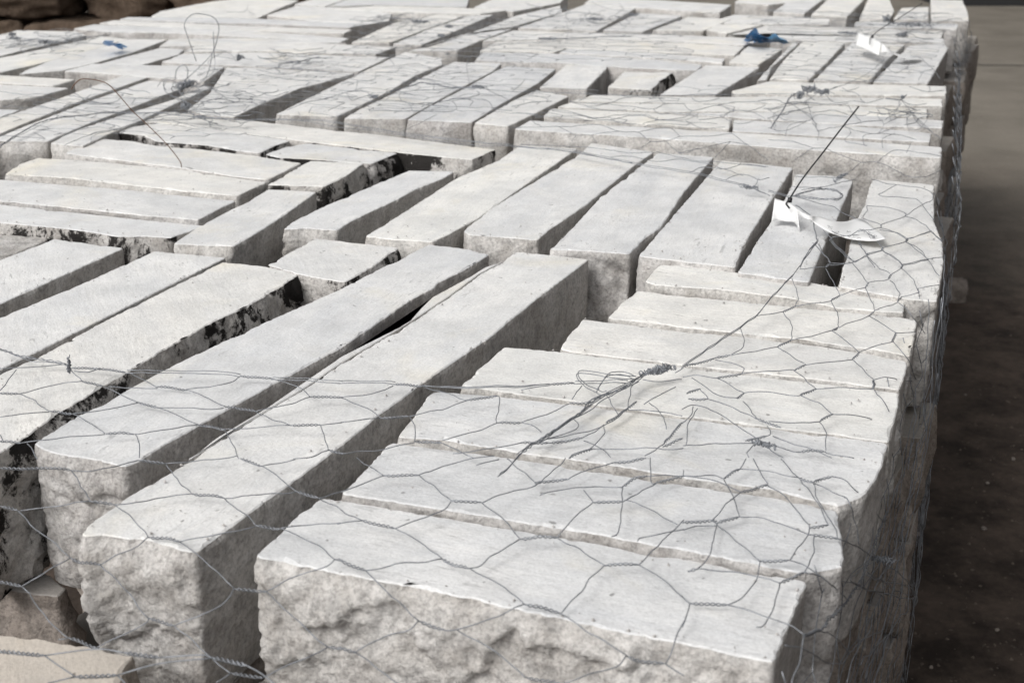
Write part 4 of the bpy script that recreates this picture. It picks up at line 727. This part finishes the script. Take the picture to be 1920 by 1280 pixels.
curtain(sm[3], sg[3]+.6, .034, 5, .065, .0006, lambda v: edG(min(v, sg[3]))).build('hanging_mesh', M_WIRE, NETS['right'])
# gathered strands running down beside the near corner and the loops that stick out there
gw = Wire()
def G3(px, py, off=.0): return net_at(px, py, off)
for poly in ("1765,560 1755,640 1745,720 1740,800 1725,880 1700,960 1685,1040", "1770,480 1768,560 1760,650 1752,720 1748,780 1735,850 1720,930",
             "1752,600 1748,690 1735,760 1732,800 1712,880 1702,940", "1707,700 1716,760 1715,800 1707,850 1703,880", "1740,560 1742,640 1735,700 1736,790 1726,850",
             "1757,700 1747,760 1727,830 1717,880 1690,980 1665,1060", "1668,1060 1703,1090 1715,1110 1710,1120 1663,1113", "1703,1093 1704,1140 1683,1163 1660,1193 1613,1243",
             "1690,1020 1672,1050 1640,1100 1655,1120", "1626,1080 1663,1090 1703,1097 1715,1117", "1720,930 1700,1010 1690,1100 1660,1200 1640,1280", "1700,960 1680,1080 1655,1180 1620,1270", "1590,1280 1600,1230 1630,1180 1640,1150"):
    for k in range(1):
        pts = smooth([G3(x, y, .015+k*.02) for x, y in P(poly)], 6)
        pts = [p+Vector((nz(p, 45, k), nz(p, 45, k+3), nz(p, 45, k+7)))*.003 for p in pts]
        gw.tube(pts, .0005)
gw.build('selvedge_strands', M_WIRE, NETS['near'])

fw = Wire()
for kd, poly in (('t', '-20,1218 40,1224 83,1228'), ('s', '83,1228 180,1216 233,1223'), ('t', '233,1223 268,1228 300,1232'), ('s', '300,1232 376,1227 397,1232'), ('t', '397,1232 430,1239 463,1247'), ('s', '463,1247 490,1262 520,1285'),
                 ('s', '83,1228 110,1247 140,1267'), ('t', '140,1268 180,1267 220,1265'), ('s', '220,1265 300,1243 397,1233'), ('s', '90,1280 140,1268'), ('s', '220,1265 240,1285')):
    pts = smooth([net_at(x, y, .045) for x, y in P(poly)], 5)
    fw.twist(pts, .00055, .0072, 5, .0010) if kd == 't' else fw.tube(pts, .0005)
fw.build('front_fold', M_WIRE, NETS['near'])

# standing loops of tie wire on the far left stack
lw = Wire()
base = net_at(345, 160, .0); bd = base.y
def vert(px, py, y=bd):
    d = ray(px, py); return CAM+d*(y/d.y)
for poly in ("368,115 352,70 346,45 360,28 380,27 400,33 410,48 408,70 398,100 375,125 348,150", "402,110 400,60", "328,150 332,130 345,122 352,132 350,148 340,158", "348,160 312,150 308,165 325,178 345,175",
             "348,160 330,180 322,190 335,200 350,202", "398,100 392,130 382,150 360,165"):
    lw.tube(smooth([vert(x, y, bd+.0004*i) for i, (x, y) in enumerate(P(poly))], 6), .0009)
lw.build('standing_loops', M_WIRE, NETS['left'])

# rusty tie wire standing on the block at left
rw = Wire()
b0 = at(340, 315, .006)
pts = [vert(x, y, b0.y) for x, y in P("340,314 337,302 312,270 272,230 250,210 222,178 205,160 190,153 172,149 152,149 140,158 134,168")]
rw.tube(smooth(pts, 6), .0008, 6); o = rw.build('rusty_wire', M_RUST); tag(o, 'thin rusty brown wire arching up from a block at left', 'wire')

# ------------------------------------------------------------------ card tags with black cable ties
def strip(name, pairs, m, parent, th=.0004, sub=5):
    """curved card from a list of (bottom, top) world points"""
    A = smooth([a for a, b in pairs], sub); B = smooth([b for a, b in pairs], sub)
    n = len(A); k = 6
    bm = bmesh.new(); g = [[bm.verts.new(A[i].lerp(B[i], j/k)) for j in range(k+1)] for i in range(n)]
    for i in range(n-1):
        for j in range(k): bm.faces.new((g[i][j], g[i+1][j], g[i+1][j+1], g[i][j+1])).smooth = True
    bm.normal_update(); bmesh.ops.solidify(bm, geom=bm.faces[:], thickness=th)
    me = bpy.data.meshes.new(name); bm.to_mesh(me); bm.free(); return link(name, me, parent, (m,)), A, B
def zp(px, py, z): return at(px, py, z)
def tagset(root_px, label, pan1, pan2, tie, write, knotp):
    root = bpy.data.objects.new('card_tag', None); COL.objects.link(root); root.location = at(*root_px, .01)
    bpy.context.view_layer.update(); inv = root.matrix_world.inverted()
    tag(root, label, 'card tag')
    def L(p): return inv @ p
    strip('folded_flap', [(L(zp(*a)), L(zp(*b))) for a, b in pan1], M_PAPER, root)
    strip('long_flap', [(L(zp(*a)), L(zp(*b))) for a, b in pan2], M_PAPER, root)
    w = Wire(); pts = [L(zp(*p)) for p in tie]; w.tube(smooth(pts, 8), .0011, 6)
    hd = pts[0]; o = w.build('cable_tie', M_TIE, root)
    w = Wire(); h = L(zp(*knotp[0])); h2 = L(zp(*knotp[1])); h3 = L(zp(*knotp[2]))
    w.tube(smooth([h, h2, h3], 6), .0012, 6); w.tube([h-Vector((0, .002, .003)), h+Vector((.001, 0, .003))], .0032, 8); w.build('tie_head', M_TIE, root)
    if write:
        w = Wire()
        for s in write:
            w.tube([L(zp(x, y, z)) for x, y, z in s], .00022, 4)
        w.build('handwriting', M_INK, root)
    return root
def X(x, y): return 1440+x/8, 360+y/8
zt = {}
def xz(x, y, z): a, b = X(x, y); return (a, b, z)
# the writing lies a hair above the flap: surface height along the flap
def flapz(x):  # x in zoomed card coordinates
    ks = [(640, .034), (900, .024), (1200, .013), (1500, .016), (1770, .019)]
    for (a, za), (b, zb) in zip(ks, ks[1:]):
        if x <= b: return za+(zb-za)*max(0, (x-a))/(b-a)
    return ks[-1][1]
def ink(s): return [xz(x, y, flapz(x)+.0025) for x, y in P(s)]
writing = [ink(s) for s in ("1530,650 1550,640 1580,690 1600,660 1560,650", "1585,650 1620,650 1630,665 1600,672 1580,690", "1520,665 1545,700 1570,690", "1430,590 1450,600 1440,615", "1470,590 1490,615 1510,600", "1500,590 1530,600 1520,630", "1490,615 1510,640 1530,635",
            "1370,555 1400,560 1390,575 1430,560", "1400,575 1440,560", "1180,580 1200,590 1180,605", "1200,600 1230,590 1240,600", "1270,640 1290,650 1280,665", "1310,650 1330,640 1370,650", "1340,690 1380,690 1400,700", "1330,700 1360,690",
            "890,500 920,510 910,525", "920,520 950,530 970,530", "900,530 940,545 960,560", "1010,600 1040,610 1060,600", "1050,590 1070,605")]
tagset((1490, 420), 'white folded card tag with pen writing and a tall black tie, near right',
       [(xz(55, 440, .014), xz(100, 95, .034)), (xz(150, 425, .013), xz(190, 125, .034)), (xz(270, 440, .012), xz(290, 155, .034)), (xz(400, 465, .012), xz(390, 220, .033)), (xz(470, 590, .006), xz(440, 265, .032))],
       [(xz(442, 330, .026), xz(445, 262, .034)), (xz(560, 395, .029), xz(540, 320, .033)), (xz(655, 425, .028), xz(640, 362, .034)), (xz(720, 480, .024), xz(760, 365, .030)), (xz(920, 600, .018), xz(1000, 435, .024)), (xz(1080, 660, .014), xz(1180, 440, .018)), (xz(1230, 705, .013), xz(1320, 400, .014)), (xz(1480, 730, .015), xz(1440, 420, .013)), (xz(1640, 725, .017), xz(1560, 520, .014)), (xz(1775, 695, .019), xz(1680, 615, .016))],
       [(1481, 372, .033), (1505, 335, .052), (1540, 290, .078), (1580, 238, .108), (1610, 200, .130)], writing,
       [(1480, 375, .034), (1474, 382, .034), (1480, 390, .032)])
def Y(x, y, z): return (1580+x/12, 40+y/12, z)
tagset((1660, 95), 'white folded card tag with a slanting black tie on the far right stack',
       [(Y(285, 540, .040), Y(350, 255, .062)), (Y(500, 625, .040), Y(550, 330, .062)), (Y(700, 720, .038), Y(720, 410, .062)), (Y(810, 775, .036), Y(860, 490, .060))],
       [(Y(860, 690, .042), Y(890, 490, .060)), (Y(1060, 710, .040), Y(1000, 600, .050)), (Y(1180, 760, .034), Y(1180, 715, .036)), (Y(1400, 835, .028), Y(1350, 750, .027)), (Y(1600, 850, .024), Y(1560, 775, .022)), (Y(1800, 815, .020), Y(1780, 800, .020))],
       [(1635, 68, .062), (1655, 52, .085), (1680, 38, .108), (1705, 22, .135), (1729, 7, .160)], None,
       [(1635, 69, .064), (1631, 74, .062), (1631, 83, .056)])

# ------------------------------------------------------------------ blue plastic scraps
def scrap(name, px, faces, label, mats, z0=.012):
    root_p = at(px[0], px[1], z0); bm = bmesh.new()
    for k, (poly, mi) in enumerate(faces):
        pts = [at(x, y, z)-root_p for x, y, z in poly]
        c = sum(pts, Vector())/len(pts); vs = [bm.verts.new(p) for p in pts]; cv = bm.verts.new(c+Vector((0, 0, .004)))
        for i in range(len(vs)):
            f = bm.faces.new((vs[i-1], vs[i], cv)); f.material_index = mi
    bmesh.ops.subdivide_edges(bm, edges=bm.edges[:], cuts=3, use_grid_fill=True)
    for v in bm.verts: v.co += Vector((nz(v.co, 40, 1), nz(v.co, 40, 2), nz(v.co, 50, 3)))*.006
    bm.normal_update(); bmesh.ops.solidify(bm, geom=bm.faces[:], thickness=.0004)
    me = bpy.data.meshes.new(name); bm.to_mesh(me); bm.free(); o = link(name, me, None, mats); o.location = root_p
    return tag(o, label, 'plastic scrap')
z = .014
def sq(x, y, h): return (1370+x/16, 40+y/16, h)
scrap('blue_plastic_scrap', (1410, 80), [([sq(390, 580, z), sq(480, 440, .045), sq(730, 220, .075), sq(860, 360, .055), sq(1000, 480, .035), sq(850, 620, z+.006)], 0),
      ([sq(600, 590, z), sq(1000, 480, .035), sq(1250, 530, .03), sq(1450, 650, z+.004), sq(1100, 650, z), sq(800, 620, z)], 0),
      ([sq(1120, 520, .036), sq(1310, 370, .052), sq(1440, 460, .045), sq(1720, 650, .022), sq(1640, 690, z), sq(1420, 640, z+.004)], 1)],
      'crumpled dark blue plastic scrap lying near the far card tag', (M_BLUE, M_BLUE2))
def sr(x, y, h): return (170+x/21.33, 60+y/21.33, h)
scrap('blue_plastic_scrap', (207, 90), [([sr(460, 450, .04), sr(620, 350, .052), sr(900, 350, .052), sr(1000, 480, .035), sr(960, 610, .022), sr(760, 550, .03), sr(560, 560, .028)], 0),
      ([sr(960, 500, .034), sr(1180, 480, .034), sr(1320, 700, .016), sr(1180, 720, .014), sr(960, 610, .022)], 0),
      ([sr(1180, 490, .034), sr(1400, 560, .028), sr(1480, 620, .024), sr(1330, 690, .015)], 1)],
      'small light blue plastic scrap on the far left stack', (M_BLUE, M_BLUE2))

# ------------------------------------------------------------------ stone grit lying on the tops, in the gaps and on the yard
bm = bmesh.new(); rg_ = random.Random(5)
def crumb(p, r):
    vs = [bm.verts.new(p+Vector((cos(a)*r*rg_.uniform(.6, 1.2), sin(a)*r*rg_.uniform(.6, 1.2), -.0003))) for a in (0, 1.7, 3.1, 4.6)]
    t = bm.verts.new(p+Vector((rg_.uniform(-r, r)*.4, rg_.uniform(-r, r)*.4, r*rg_.uniform(.5, 1.0))))
    for i in range(4): bm.faces.new((vs[i-1], vs[i], t))
for key, (world, z) in BL.items():
    if min(p.length for p in world) > 2.2: continue
    per = sum((world[i]-world[i-1]).length for i in range(len(world)))
    c = sum(world, Vector())/len(world)
    for _ in range(int(per*45)):
        i = rg_.randrange(len(world)); p = world[i-1].lerp(world[i], rg_.random()); p = p.lerp(c, rg_.random()**2*.25+.02)
        crumb(Vector((p.x, p.y, z)), rg_.choice((.0005, .0006, .0009, .0016)))
for v in [v for v in bm.verts if not v.link_faces]: bm.verts.remove(v)
me = bpy.data.meshes.new('stone_grit'); bm.to_mesh(me); bm.free()
tag(link('stone_grit', me, None, (M_SIDE,)), 'fine pale stone crumbs scattered over the block tops', 'grit', None, 'stuff')
bm = bmesh.new()
for _ in range(420):
    p = at(rg_.uniform(1700, 1930), rg_.uniform(100, 1290), GZ); crumb(Vector((p.x, p.y, GZ+.0005)), rg_.choice((.0012, .0015, .002, .003, .004)))
me = bpy.data.meshes.new('yard_grit'); bm.to_mesh(me); bm.free()
tag(link('yard_grit', me, None, (simple('brown grit', (.13, .105, .085), .9),)), 'fine brown grit scattered over the yard', 'grit', None, 'stuff')
